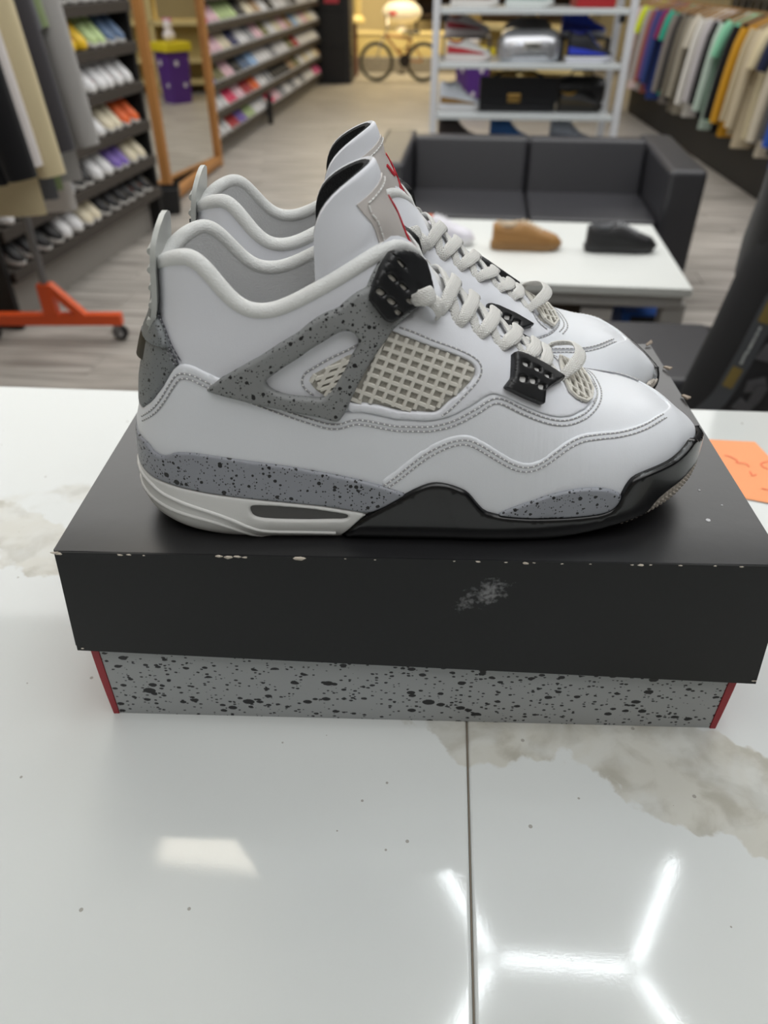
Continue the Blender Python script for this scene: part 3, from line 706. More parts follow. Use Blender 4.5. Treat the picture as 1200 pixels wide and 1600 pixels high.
# local: x along the front, y = 0 at the front face, depth behind
MB().bbox((-w2 + .0035, .0055, .0), (w2 - .0035, .0080, bh), .0004).build('front_panel', BOX_S, box, angle=30)
MB().bbox((-w2 + .0035, dp - .0025, .0), (w2 - .0035, dp, bh), .0004).build('back_panel', BOX_S, box, angle=30)
for s_ in (-1, 1):
    mb = MB()                                     # red end panel, bulging a little, its edge showing at the corner
    rows = []
    for z in np.linspace(0, bh, 6):
        b_ = .0010 * math.sin(math.pi * z / bh)
        x0, x1 = s_ * (w2 - .0034), s_ * (w2 + b_)
        rows.append([Vector((x0, .0050, z)), Vector((x1, .0050, z)), Vector((x1 + s_ * .0004, dp / 2, z)), Vector((x1, dp, z)), Vector((x0, dp, z)), Vector((x0, dp / 2, z))])
    mb.loft(rows).build('end_panel', RED_C, box, angle=30)
MB().box((-w2 + .003, .008, .0), (w2 - .003, dp - .003, .0025)).build('bottom_panel', CARD_B, box, smooth=False)


def scuff_card():
    """black card of the lid front with a pale scuffed patch"""
    m = mat('black_card_front', (24, 25, 26), rough=.55, spec=.35)
    nt = m.node_tree
    p = nt.nodes['Principled BSDF']
    tc = nt.nodes.new('ShaderNodeTexCoord')
    mp2 = nt.nodes.new('ShaderNodeMapping')
    mp2.vector_type = 'TEXTURE'
    mp2.inputs['Location'].default_value = (.0365, 0, .1130)
    mp2.inputs['Rotation'].default_value = (0, R(-32), 0)
    mp2.inputs['Scale'].default_value = (.026, .5, .014)
    nt.links.new(tc.outputs['Object'], mp2.inputs['Vector'])
    ln = nt.nodes.new('ShaderNodeVectorMath')
    ln.operation = 'LENGTH'
    nt.links.new(mp2.outputs[0], ln.inputs[0])
    n = nt.nodes.new('ShaderNodeTexNoise')
    n.inputs['Scale'].default_value = 420
    n.inputs['Detail'].default_value = 5
    nt.links.new(tc.outputs['Object'], n.inputs['Vector'])
    n2 = nt.nodes.new('ShaderNodeTexNoise')
    n2.inputs['Scale'].default_value = 110
    n2.inputs['Detail'].default_value = 3
    nt.links.new(tc.outputs['Object'], n2.inputs['Vector'])
    fall = nt.nodes.new('ShaderNodeMapRange')
    fall.inputs['From Min'].default_value = 1.25
    fall.inputs['From Max'].default_value = .1
    nt.links.new(ln.outputs['Value'], fall.inputs['Value'])
    mul = nt.nodes.new('ShaderNodeMath')
    mul.operation = 'MULTIPLY'
    nt.links.new(n.outputs['Fac'], mul.inputs[0])
    nt.links.new(n2.outputs['Fac'], mul.inputs[1])
    mul2 = nt.nodes.new('ShaderNodeMath')
    mul2.operation = 'MULTIPLY'
    nt.links.new(mul.outputs[0], mul2.inputs[0])
    nt.links.new(fall.outputs[0], mul2.inputs[1])
    r = nt.nodes.new('ShaderNodeMapRange')
    r.inputs['From Min'].default_value = .155
    r.inputs['From Max'].default_value = .30
    nt.links.new(mul2.outputs[0], r.inputs['Value'])
    mx = nt.nodes.new('ShaderNodeMix')
    mx.data_type = 'RGBA'
    mx.inputs['A'].default_value = srgb(24, 25, 26)
    mx.inputs['B'].default_value = srgb(128, 128, 130)
    nt.links.new(r.outputs[0], mx.inputs['Factor'])
    nt.links.new(mx.outputs['Result'], p.inputs['Base Color'])
    return m


lid = thing('box_lid', 'scuffed black cardboard lid with worn white edges, under the sneakers', 'box lid', BOX_O, (0, 0, BYAW))
LT = .137
xl, xr = -.1845, .1855
# top sheet with slightly raised rim
mb = MB()
nx, ny = 24, 16
g = []
for i in range(nx + 1):
    for j in range(ny + 1):
        u_, v_ = i / nx, j / ny
        x = xl + (xr - xl) * u_
        y = .001 + (dp + .006 - .001) * v_
        e_ = min(u_, 1 - u_) * (xr - xl)
        ey = min(v_, 1 - v_) * dp
        z = LT + (.0016 * math.exp(-(e_ / .010) ** 2) if e_ < .03 else 0)
        z += .0012 * math.exp(-((ey - .002) / .006) ** 2) * (1 if v_ > .5 else 0)
        z -= .0015 * (1 if e_ < 1e-6 else 0) + .0009 * (1 if ey < 1e-6 else 0)
        g.append((x, y, z))
mb.add(g, [(i * (ny + 1) + j, (i + 1) * (ny + 1) + j, (i + 1) * (ny + 1) + j + 1, i * (ny + 1) + j + 1) for i in range(nx) for j in range(ny)])
o_ = len(g)
mb.add([(p[0], p[1], p[2] - .002) for p in g], [(i * (ny + 1) + j, i * (ny + 1) + j + 1, (i + 1) * (ny + 1) + j + 1, (i + 1) * (ny + 1) + j) for i in range(nx) for j in range(ny)])
mb.build('top_panel', CARD_B, lid, angle=35)


def flap(pts, m, name, th=.0016, n=10):
    """thin board between a top and a bottom edge (each two points)"""
    (a0, a1), (b0, b1) = pts
    a0, a1, b0, b1 = map(Vector, (a0, a1, b0, b1))
    nrm = (a1 - a0).cross(b0 - a0).normalized() * th
    rows = []
    for i in range(n + 1):
        t, bt = a0.lerp(a1, i / n), b0.lerp(b1, i / n)
        mid = t.lerp(bt, .5) - nrm * (.35 * math.sin(math.pi * i / n))
        rows.append([t, mid, bt, bt + nrm, mid + nrm, t + nrm])
    return MB().loft(rows).build(name, m, lid, angle=40)


flap((((xl, .0, LT - .001), (xr + .002, .0, LT - .001)), ((xl - .0055, -.0010, .0640), (xr + .0105, -.0010, .0490))), scuff_card(), 'front_flap')
flap((((xl - .001, dp + .006, LT - .001), (xl - .001, .002, LT - .001)), ((xl - .0080, dp + .007, .066), (xl - .0075, .002, .0648))), CARD_B, 'end_flap')
flap((((xr, .002, LT - .001), (xr, dp + .006, LT - .001)), ((xr + .010, .002, .049), (xr + .004, dp + .006, .056))), CARD_B, 'end_flap')
flap((((xr, dp + .006, LT - .001), (xl, dp + .006, LT - .001)), ((xr, dp + .008, .058), (xl, dp + .008, .064))), CARD_B, 'back_flap')
# worn corners and chips on the lid's front edge, torn bits at the far right corner
mb = MB()
rg = random.Random(3)


def chip(x, y, z, s):
    k = rg.randint(5, 7)
    ring = [(x + s * rg.uniform(.6, 1.2) * math.cos(2 * math.pi * i / k), y + .3 * s * rg.uniform(-.4, .4), z + .45 * s * math.sin(2 * math.pi * i / k) * rg.uniform(.5, 1.1)) for i in range(k)]
    top = (x, y - .0006, z + .0004)
    mb.add(ring + [top], [(i, (i + 1) % k, k) for i in range(k)])


for x, s in ((xl + .001, .0030), (xl + .003, .0022), (-.0990, .0022), (-.0945, .0030), (-.0900, .0024), (-.0860, .0016), (-.0590, .0034), (-.0570, .0024), (-.1500, .0018), (-.1455, .0014), (-.138, .0008),
             (.032, .0016), (.046, .0012), (.056, .0022), (.060, .0012), (.074, .0009), (.109, .0012), (.1135, .0018), (.118, .0010), (.133, .0014), (.150, .0010), (.163, .0013), (.02, .0008), (-.02, .0008), (-.035, .0007), (.088, .0008)):
    chip(x, -.0008, LT - .0008 - rg.uniform(0, .0006), s)
for x, s in ((xr + .008, .0013), (xr + .0095, .0010), (xl - .002, .0012)):
    chip(x, -.0014, .052 if x > 0 else .066, s)
mb.build('edge_wear', TORN, lid, smooth=False, kind='stuff')
mb = MB()
for (x, y, s, a_) in ((xr - .002, dp + .003, .0034, 40), (xr + .0005, dp - .040, .0036, -60), (xr + .0005, dp - .085, .0040, -70)):
    c, q = math.cos(R(a_)), math.sin(R(a_))
    pts = [Vector((x + s * (c * u_ - q * v_), y + s * (q * u_ + c * v_), LT + .002 + h_)) for u_, v_, h_ in ((-1, -.15, 0), (.8, -.3, .001), (1.0, .2, .0022), (-.8, .25, .0005))]
    MB().add(pts + [p - Vector((0, 0, .0012)) for p in pts], [(0, 1, 2, 3), (7, 6, 5, 4), (0, 4, 5, 1), (1, 5, 6, 2), (2, 6, 7, 3), (3, 7, 4, 0)]).build('torn_corner', mat('torn_board', (168, 154, 140), rough=.9), lid, smooth=False)
sp_ = MB()
for x, y, s in ((.158, .036, .0014), (.162, .064, .0007), (.17, .05, .0006), (-.14, .05, .0008), (-.135, .072, .0006), (-.15, .09, .0005)):
    sp_.lathe([(s, 0), (s * .9, .0003), (s * .3, .0005)], 8, Matrix.Translation((x, y, LT)))
sp_.build('white_fleck', mat('white_fleck', (214, 214, 216), rough=.8), lid, smooth=False)

# ------------------------------------------------------------------ orange note on the counter
note = thing('paper_note', 'orange paper note with red handwriting lying on the counter right of the box', 'note', (0, 0, 1.0))
npts = [Vector((.2800, .6300, .0006)), Vector((.3615, .6155, .0010)), Vector((.3740, .5020, .0016)), Vector((.2920, .5330, .0006))]
mb = MB()
gr = []
for i in range(9):
    for j in range(9):
        p = npts[0].lerp(npts[1], i / 8).lerp(npts[3].lerp(npts[2], i / 8), j / 8)
        p.z += .0022 * (i / 8) ** 2 * (1 - j / 8)
        gr.append(p)
mb.add(gr, [(i * 9 + j, i * 9 + j + 1, (i + 1) * 9 + j + 1, (i + 1) * 9 + j) for i in range(8) for j in range(8)])
mb.add([p - Vector((0, 0, .0003)) for p in gr], [(i * 9 + j, (i + 1) * 9 + j, (i + 1) * 9 + j + 1, i * 9 + j + 1) for i in range(8) for j in range(8)])
mb.build('sheet', mat('orange_paper', (255, 171, 120), rough=.8), note, angle=60)
mb = MB()


def scribble(pts):
    c = []
    for u_, v_ in _pts_smooth(pts):
        p = npts[0].lerp(npts[1], u_).lerp(npts[3].lerp(npts[2], u_), v_)
        p.z += .0022 * u_ ** 2 * (1 - v_) + .0005
        c.append(p)
    mb.tube(c, 1.0, n=4, flat=(.0007, .0002), up=(0, 0, 1))


def _pts_smooth(P):
    P = [np.array(p, float) for p in P]
    for _ in range(2):
        Q = [P[0]]
        for p, q in zip(P[:-1], P[1:]): Q += [p * .75 + q * .25, p * .25 + q * .75]
        P = Q + [P[-1]]
    return P


scribble([(.98, .31), (.86, .34), (.80, .40), (.86, .46), (.93, .40), (.90, .47), (1.0, .47)])      # the loop and tail of an R
scribble([(.50, .28), (.56, .30), (.60, .36), (.54, .40), (.66, .38), (.66, .44)])
scribble([(.34, .14), (.42, .15)])
scribble([(.34, .18), (.42, .19)])
scribble([(.92, .60), (.86, .64), (.96, .68), (.92, .76), (.98, .80)])
scribble([(.86, .80), (.80, .84), (.88, .88), (.94, .84)])
scribble([(.62, .52), (.60, .60), (.66, .56)])
scribble([(.58, .78), (.66, .80), (.62, .86)])
mb.build('handwriting', mat('red_ink', (255, 132, 96), rough=.8), note, smooth=False)

UPM, WLM = (.33, .30), (.36, .062)       # rough metres per unit of (a, b), used only to space points evenly


def _resample(loop, step, closed=True):
    P = [np.array(p, float) for p in loop]
    out = []
    n = len(P)
    for i in range(n if closed else n - 1):
        p, q = P[i], P[(i + 1) % n]
        k = max(1, int(np.linalg.norm(q - p) / step + .5))
        for j in range(k):
            out.append(p + (q - p) * j / k)
    if not closed:
        out.append(P[-1])
    return np.array(out)


def _smooth(loop, closed=True, n=1):
    P = np.array(loop, float)
    for _ in range(n):
        Q = []
        m = len(P)
        rng = range(m) if closed else range(m - 1)
        if not closed: Q.append(P[0])
        for i in rng:
            p, q = P[i], P[(i + 1) % m]
            Q += [p * .75 + q * .25, p * .25 + q * .75]
        if not closed: Q.append(P[-1])
        P = np.array(Q)
    return P


def _inside(pts, loop):
    x, y = pts[:, 0], pts[:, 1]
    r = np.zeros(len(pts), bool)
    n = len(loop)
    for i in range(n):
        x0, y0 = loop[i]
        x1, y1 = loop[(i + 1) % n]
        c = (y0 > y) != (y1 > y)
        with np.errstate(divide='ignore', invalid='ignore'):
            r ^= c & (x < (x1 - x0) * (y - y0) / (y1 - y0 + 1e-30) + x0)
    return r


def _dist(pts, loops):
    d = np.full(len(pts), 1e9)
    for lp in loops:
        A, B = lp, np.roll(lp, -1, axis=0)
        for a, b in zip(A, B):
            ab = b - a
            t = np.clip(((pts - a) @ ab) / max(ab @ ab, 1e-18), 0, 1)
            d = np.minimum(d, np.linalg.norm(pts - (a + t[:, None] * ab), axis=1))
    return d


def _round(loop, r):
    """cut corners by at most r"""
    for _ in range(2):
        out, n = [], len(loop)
        for i in range(n):
            p, q, s = loop[i - 1], loop[i], loop[(i + 1) % n]
            for o in (p, s):
                L = np.linalg.norm(o - q)
                out.append(q + (o - q) * min(.25, r / max(L, 1e-9)))
        loop = np.array(out)
        r *= .5
    return loop


def patch(mb, S, outer, h, holes=(), rnd=.0022, step=.003, edge=.0012, lip=.35, sides=(0, 1), base=-.0012, free=None, flip=False, hfun=None):
    """a raised panel lying on surface S over the polygon `outer` (in a, b); its rim is rounded off and closed down to the surface"""
    sc = np.array(UPM if S is S_up else WLM)
    loops = [_resample(_round(np.array(lp, float) * sc, rnd if i == 0 else min(rnd, .0015)), step) for i, lp in enumerate([outer] + list(holes))]
    if free is not None:                   # keep what lies on the centre line exactly there
        o_ = np.array(outer, float) * sc
        loops[0] = _resample(np.array([p for q, pr, nx in zip(o_, np.roll(o_, 1, 0), np.roll(o_, -1, 0)) for p in
                                       ([q] if free((q / sc)[None])[0] else [q + (pr - q) * min(.25, rnd / max(np.linalg.norm(pr - q), 1e-9)), q + (nx - q) * min(.25, rnd / max(np.linalg.norm(nx - q), 1e-9))])]), step)
    lo, hi = loops[0].min(0), loops[0].max(0)
    gx, gy = np.meshgrid(np.arange(lo[0], hi[0], step), np.arange(lo[1], hi[1], step))
    G = np.stack([gx.ravel() + (np.arange(gx.size) // gx.shape[1] % 2) * step / 2, gy.ravel()], 1)
    cand = [G]
    for lp in loops:                       # rings just inside the rim
        t = np.roll(lp, -1, 0) - np.roll(lp, 1, 0)
        n_ = np.stack([-t[:, 1], t[:, 0]], 1)
        n_ /= np.linalg.norm(n_, axis=1, keepdims=True) + 1e-12
        for sgn in (1, -1):
            for k in (.45, 1.0):
                cand.append(lp + n_ * sgn * edge * k)
    Pn = np.concatenate(cand)
    ok = _inside(Pn, loops[0])
    for lp in loops[1:]:
        ok &= ~_inside(Pn, lp)
    Pn = Pn[ok]
    d = _dist(Pn, loops)
    Pn = Pn[d > edge * .4]
    nb = sum(len(lp) for lp in loops)
    allp = np.concatenate(loops + [Pn])
    edges, o = [], 0
    for lp in loops:
        edges += [(o + i, o + (i + 1) % len(lp)) for i in range(len(lp))]
        o += len(lp)
    vs, es, fs, ov, oe, of = delaunay_2d_cdt([Vector(p) for p in allp], edges, [], 0, 1e-7)
    V = np.array([tuple(p) for p in vs])
    F = np.array([tuple(q) for q in fs])
    cen = V[F].mean(1)
    ok = _inside(cen, loops[0])
    for lp in loops[1:]:
        ok &= ~_inside(cen, lp)
    F = F[ok]
    d = _dist(V, loops)
    # a polygon side on the centre line (heel, toe tip, top) is not a rim: both halves meet there
    par = V / sc
    if free is not None:
        rimd = free(par)
    else:
        rimd = np.zeros(len(V), bool)
    hh = h * (lip + (1 - lip) * np.sqrt(np.clip(1 - (1 - np.clip(d / edge, 0, 1)) ** 2, 0, 1)))
    hh = np.where(rimd, h, hh)
    if hfun is not None:
        hh = hh * hfun(par)
    used = sorted({tuple(sorted((int(a), int(b)))) for q in F for a, b in ((q[0], q[1]), (q[1], q[2]), (q[2], q[0]))})
    cnt = {}
    for q in F:
        for a, b in ((q[0], q[1]), (q[1], q[2]), (q[2], q[0])):
            cnt.setdefault(tuple(sorted((int(a), int(b)))), []).append((int(a), int(b)))
    bound = [v[0] for k, v in cnt.items() if len(v) == 1]
    for side in sides:
        if side == 0:
            a, b = par[:, 0], par[:, 1]
        elif S is S_up:
            a, b = par[:, 0], 1 - par[:, 1]
        else:
            a, b = 2 - par[:, 0], par[:, 1]
        P0 = S(a, b)
        N = surf_n(S, a, b)
        top = P0 + N * hh[:, None]
        n0 = len(V)
        vv = list(map(tuple, top))
        ff = [tuple(map(int, q)) for q in F]
        idx = {}
        for (i, j) in bound:
            for k in (i, j):
                if k not in idx:
                    idx[k] = len(vv)
                    vv.append(tuple(P0[k] + N[k] * base))
            if not (rimd[i] and rimd[j]):
                ff.append((j, i, idx[i], idx[j]))
        mb.add(vv, ff)
    return mb


def on(S, ab, h=0.0):
    ab = np.array(ab, float)
    P = S(ab[:, 0], ab[:, 1]) + surf_n(S, ab[:, 0], ab[:, 1]) * (np.array(h)[:, None] if np.ndim(h) else h)
    return [Vector(p) for p in P]


def spaced(pts, step):
    """points every `step` along a 3-D polyline"""
    out, acc = [], 0.0
    for p, q in zip(pts[:-1], pts[1:]):
        L = (q - p).length
        while acc < L:
            out.append(p.lerp(q, acc / max(L, 1e-9)))
            acc += step
        acc -= L
    return out


def stitch(mb, seam, S, line, h, offs=(0,), pitch=.0026, length=.0019, wid=.00042, sides=(0, 1)):
    """a row of thread stitches along a line on the surface, over a thin dark seam"""
    ab = _smooth(line, closed=False, n=2)
    for side in sides:
        q = ab.copy()
        if side: q[:, 1] = 1 - q[:, 1]
        pts = on(S, q, h)
        nor = on(S, q, h + .01)
        for off in offs:
            rail, nr = [], []
            for i in range(len(pts)):
                t = (pts[min(i + 1, len(pts) - 1)] - pts[max(i - 1, 0)]).normalized()
                n = (nor[i] - pts[i]).normalized()
                rail.append(pts[i] + t.cross(n) * off)
                nr.append(n)
            seam.tube([p - n * .0001 for p, n in zip(rail, nr)], 1.0, n=4, flat=(.00045, .0003), up=nr)
            # stitches
            fine, fn = [], []
            for i in range(len(rail) - 1):
                for k in range(6):
                    fine.append(rail[i].lerp(rail[i + 1], k / 6))
                    fn.append(nr[i].lerp(nr[i + 1], k / 6).normalized())
            acc = 0
            for i in range(len(fine) - 1):
                L = (fine[i + 1] - fine[i]).length
                acc += L
                if acc >= pitch:
                    acc -= pitch
                    t = (fine[i + 1] - fine[i]).normalized()
                    n = fn[i]
                    s_ = t.cross(n)
                    c = fine[i]
                    mb.add([c - t * length / 2 - n * .0002, c + t * length / 2 - n * .0002, c + s_ * wid + n * .00015, c - s_ * wid + n * .00015, c + n * .0006],
                           [(0, 2, 4), (2, 1, 4), (1, 3, 4), (3, 0, 4)])


def net(mb, S, poly, p0, e1, e2, n1, n2, h=.0009, rw=.00095, rh=.0008, sides=(0, 1)):
    """moulded grid of bars over a polygon"""
    lp = np.array(poly, float)
    p0, e1, e2 = map(np.array, (p0, e1, e2))
    for d, o, nd, no in ((e1, e2, n1, n2), (e2, e1, n2, n1)):
        for k in range(no[0], no[1] + 1):
            T = np.linspace(nd[0], nd[1], (nd[1] - nd[0]) * 4 + 1)
            pts = p0 + o * k + T[:, None] * d
            ins = _inside(pts, lp)
            run = []
            for i in range(len(T) + 1):
                if i < len(T) and ins[i]:
                    run.append(pts[i])
                else:
                    if len(run) > 1:
                        for side in sides:
                            q = np.array(run)
                            if side: q[:, 1] = 1 - q[:, 1]
                            c = on(S, q, h)
                            nn = [(b - a).normalized() for a, b in zip(c, on(S, q, h + .01))]
                            mb.tube(c, 1.0, n=6, flat=(rw, rh), up=nn)
                    run = []


def net_grid(mb, S, poly, grid, h=.0009, rw=.00105, rh=.0009, sides=(0, 1)):
    """moulded grid of bars along the lines of a lattice of surface points, clipped by a polygon"""
    lp = np.array(poly, float)
    g = np.array(grid, float)
    lines = [g[i] for i in range(g.shape[0])] + [g[:, j] for j in range(g.shape[1])]
    for ln in lines:
        pts = _resample(_smooth(ln, closed=False), .006, closed=False)
        ins = _inside(pts, lp)
        run = []
        for i in range(len(pts) + 1):
            if i < len(pts) and ins[i]:
                run.append(pts[i])
            else:
                if len(run) > 1:
                    for side in sides:
                        q = np.array(run)
                        if side: q[:, 1] = 1 - q[:, 1]
                        c = on(S, q, h)
                        nn = [(b - a).normalized() for a, b in zip(c, on(S, q, h + .01))]
                        mb.tube(c, 1.0, n=6, flat=(rw, rh), up=nn)
                run = []


def ribbon(mb, pts, nor, wid=.0068, th=.0019):
    """flat woven lace: lens section, with u across and v along for the weave"""
    n = 10
    m = len(pts)
    vs, fs, uvs = [], [], []
    L = 0
    for i, p in enumerate(pts):
        t = (pts[min(i + 1, m - 1)] - pts[max(i - 1, 0)]).normalized()
        if i: L += (p - pts[i - 1]).length
        a = t.cross(nor[i])
        a = a.normalized() if a.length > 1e-6 else t.orthogonal().normalized()
        b = a.cross(t)
        k_ = wid[i] if isinstance(wid, list) else wid
        for k in range(n):
            g = 2 * math.pi * k / n
            x = math.copysign(abs(math.cos(g)) ** .8, math.cos(g)) * k_ / 2
            y = math.copysign(abs(math.sin(g)) ** .75, math.sin(g)) * th / 2
            vs.append(p + a * x + b * y)
            uvs.append((x + .5 * k_, L))
    for i in range(m - 1):
        for k in range(n):
            fs.append((i * n + k, i * n + (k + 1) % n, (i + 1) * n + (k + 1) % n, (i + 1) * n + k))
    fs.append(tuple(range(n - 1, -1, -1)))
    fs.append(tuple((m - 1) * n + k for k in range(n)))
    o = len(mb.v)
    mb.add(vs, fs)
    for i, q in enumerate(uvs):
        mb.uv[o + i] = q


def leather_mat(name, col, rough=.42, grain=.16, crease=0.0):
    m = mat(name, col, rough=rough, spec=.45)
    nt = m.node_tree
    p = nt.nodes['Principled BSDF']
    tc = nt.nodes.new('ShaderNodeTexCoord')
    v = nt.nodes.new('ShaderNodeTexNoise')
    v.inputs['Scale'].default_value = 1500
    v.inputs['Detail'].default_value = 2
    w_ = nt.nodes.new('ShaderNodeTexNoise')
    w_.inputs['Scale'].default_value = 60
    w_.inputs['Detail'].default_value = 3
    nt.links.new(tc.outputs['Object'], v.inputs['Vector'])
    nt.links.new(tc.outputs['Object'], w_.inputs['Vector'])
    mul = nt.nodes.new('ShaderNodeMath')
    mul.operation = 'MULTIPLY_ADD'
    mul.inputs[1].default_value = 5.0
    nt.links.new(w_.outputs['Fac'], mul.inputs[0])
    nt.links.new(v.outputs['Fac'], mul.inputs[2])
    b = nt.nodes.new('ShaderNodeBump')
    b.inputs['Strength'].default_value = grain
    b.inputs['Distance'].default_value = .00035
    nt.links.new(mul.outputs[0], b.inputs['Height'])
    last = b
    if crease:
        # flex creases across the forefoot
        mp = nt.nodes.new('ShaderNodeMapping')
        mp.inputs['Rotation'].default_value = (0, R(-25), R(14))
        mp.inputs['Scale'].default_value = (150, 16, 18)
        nt.links.new(tc.outputs['Object'], mp.inputs['Vector'])
        cz = nt.nodes.new('ShaderNodeTexNoise')
        cz.inputs['Scale'].default_value = 1
        cz.inputs['Detail'].default_value = 2
        nt.links.new(mp.outputs['Vector'], cz.inputs['Vector'])
        sx = nt.nodes.new('ShaderNodeSeparateXYZ')
        nt.links.new(tc.outputs['Object'], sx.inputs['Vector'])
        mk = nt.nodes.new('ShaderNodeMapRange')
        mk.interpolation_type = 'SMOOTHSTEP'
        mk.inputs['From Min'].default_value = .178
        mk.inputs['From Max'].default_value = .205
        nt.links.new(sx.outputs['X'], mk.inputs['Value'])
        mk2 = nt.nodes.new('ShaderNodeMapRange')
        mk2.interpolation_type = 'SMOOTHSTEP'
        mk2.inputs['From Min'].default_value = .245
        mk2.inputs['From Max'].default_value = .222
        nt.links.new(sx.outputs['X'], mk2.inputs['Value'])
        mm = nt.nodes.new('ShaderNodeMath')
        mm.operation = 'MULTIPLY'
        nt.links.new(mk.outputs[0], mm.inputs[0])
        nt.links.new(mk2.outputs[0], mm.inputs[1])
        m3 = nt.nodes.new('ShaderNodeMath')
        m3.operation = 'MULTIPLY'
        nt.links.new(mm.outputs[0], m3.inputs[0])
        nt.links.new(cz.outputs['Fac'], m3.inputs[1])
        b2 = nt.nodes.new('ShaderNodeBump')
        b2.inputs['Strength'].default_value = crease
        b2.inputs['Distance'].default_value = .0022
        nt.links.new(m3.outputs[0], b2.inputs['Height'])
        nt.links.new(b.outputs['Normal'], b2.inputs['Normal'])
        last = b2
    nt.links.new(last.outputs['Normal'], p.inputs['Normal'])
    return m


def lace_mat(name, col):
    m = mat(name, col, rough=.85, spec=.2, sheen=.2)
    nt = m.node_tree
    p = nt.nodes['Principled BSDF']
    uv = nt.nodes.new('ShaderNodeUVMap')
    # chevron weave
    sx = nt.nodes.new('ShaderNodeSeparateXYZ')
    nt.links.new(uv.outputs['UV'], sx.inputs['Vector'])

    def M(op, a, b=None, v=None):
        n = nt.nodes.new('ShaderNodeMath')
        n.operation = op
        for i, q in enumerate((a, b)):
            if q is None: continue
            if isinstance(q, (int, float)): n.inputs[i].default_value = q
            else: nt.links.new(q, n.inputs[i])
        return n.outputs[0]
    tri = M('PINGPONG', sx.outputs['X'], .0011)
    ph = M('ADD', M('MULTIPLY', tri, 1.1), sx.outputs['Y'])
    s1 = M('SINE', M('MULTIPLY', ph, 2 * math.pi / .00125))
    s2 = M('SINE', M('MULTIPLY', sx.outputs['X'], 2 * math.pi / .0011))
    hgt = M('ADD', s1, M('MULTIPLY', s2, .5))
    b = nt.nodes.new('ShaderNodeBump')
    b.inputs['Strength'].default_value = .55
    b.inputs['Distance'].default_value = .00035
    nt.links.new(hgt, b.inputs['Height'])
    nt.links.new(b.outputs['Normal'], p.inputs['Normal'])
    return m


def knit_mat(name, col, speck=None):
    m = mat(name, col, rough=.95, spec=.15, sheen=.5)
    nt = m.node_tree
    p = nt.nodes['Principled BSDF']
    tc = nt.nodes.new('ShaderNodeTexCoord')
    mp = nt.nodes.new('ShaderNodeMapping')
    mp.inputs['Scale'].default_value = (1000, 1000, 1400)
    nt.links.new(tc.outputs['Object'], mp.inputs['Vector'])
    v = nt.nodes.new('ShaderNodeTexNoise')
    v.inputs['Scale'].default_value = 1
    v.inputs['Detail'].default_value = 3
    nt.links.new(mp.outputs['Vector'], v.inputs['Vector'])
    b = nt.nodes.new('ShaderNodeBump')
    b.inputs['Strength'].default_value = .6
    b.inputs['Distance'].default_value = .0006
    nt.links.new(v.outputs['Fac'], b.inputs['Height'])
    nt.links.new(b.outputs['Normal'], p.inputs['Normal'])
    if speck:
        n = nt.nodes.new('ShaderNodeTexNoise')
        n.inputs['Scale'].default_value = 420
        n.inputs['Detail'].default_value = 2
        nt.links.new(tc.outputs['Object'], n.inputs['Vector'])
        rmp = nt.nodes.new('ShaderNodeMapRange')
        rmp.inputs['From Min'].default_value = .50
        rmp.inputs['From Max'].default_value = .78
        nt.links.new(n.outputs['Fac'], rmp.inputs['Value'])
        mx = nt.nodes.new('ShaderNodeMix')
        mx.data_type = 'RGBA'
        mx.inputs['A'].default_value = srgb(*col)
        mx.inputs['B'].default_value = srgb(*speck)
        nt.links.new(rmp.outputs[0], mx.inputs['Factor'])
        nt.links.new(mx.outputs['Result'], p.inputs['Base Color'])
    return m


WHITE = leather_mat('white_leather', (230, 232, 238), crease=.0)
WHITE_FLEX = leather_mat('white_leather_flexed', (232, 235, 240), crease=.35)
KNIT = knit_mat('grey_knit', (226, 227, 225))
KNIT_D = knit_mat('grey_knit_lining', (232, 233, 234))
SPECK = speckle_mat('cement_speckle', (134, 136, 136), (12, 12, 13), .5, ((1000, .46, .55), (430, .44, .42), (240, .28, .2)))
SPECK_B = speckle_mat('cement_speckle_paint', (142, 145, 152), (10, 10, 12), .42, ((900, .46, .5), (380, .44, .42), (210, .34, .25)))
SPECK_H = speckle_mat('cement_speckle_dark', (122, 126, 128), (12, 12, 13), .5, ((1000, .42, .5), (420, .42, .35)))
BLACK_G = mat('black_rubber_gloss', (13, 14, 16), rough=.26, spec=.5, coat=.15)
BLACK_P = mat('black_moulded_plastic', (22, 23, 25), rough=.38, spec=.45)
MID_W = mat('white_midsole', (222, 222, 220), rough=.38, spec=.4)
NETM = mat('cream_net', (216, 213, 204), rough=.5)
NETB = mat('cream_net_backing', (190, 187, 178), rough=.9, bump=.8, bscale=1500)
TAN = mat('tan_outsole', (186, 178, 168), rough=.6)
LACE = lace_mat('lace_weave', (228, 227, 223))
LINING_K = mat('black_tongue_fabric', (26, 28, 31), rough=.95, bump=1.0, bscale=1300, sheen=.08)
LABEL_M = leather_mat('grey_label_leather', (196, 190, 186), rough=.38)
RED_T = mat('red_thread', (186, 18, 40), rough=.6)
THREAD = mat('white_thread', (232, 232, 230), rough=.7)
THREAD_G = mat('grey_thread', (150, 150, 156), rough=.7)
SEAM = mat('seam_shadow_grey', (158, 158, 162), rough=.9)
TAB = mat('clear_grey_heel_tab', (188, 190, 186), rough=.32, spec=.4)
WINDOW_K = mat('smoked_air_window', (62, 60, 58), rough=.16, spec=.6)

_cu = [.020, .025, .032, .038, .044, .049, .055, .062, .069, .076, .084, .095, .111, .123, .132, .139, .146]
_cw = [.1285, .1315, .1365, .139, .140, .138, .131, .1225, .1185, .118, .120, .125, .133, .139, .142, .140, .133]


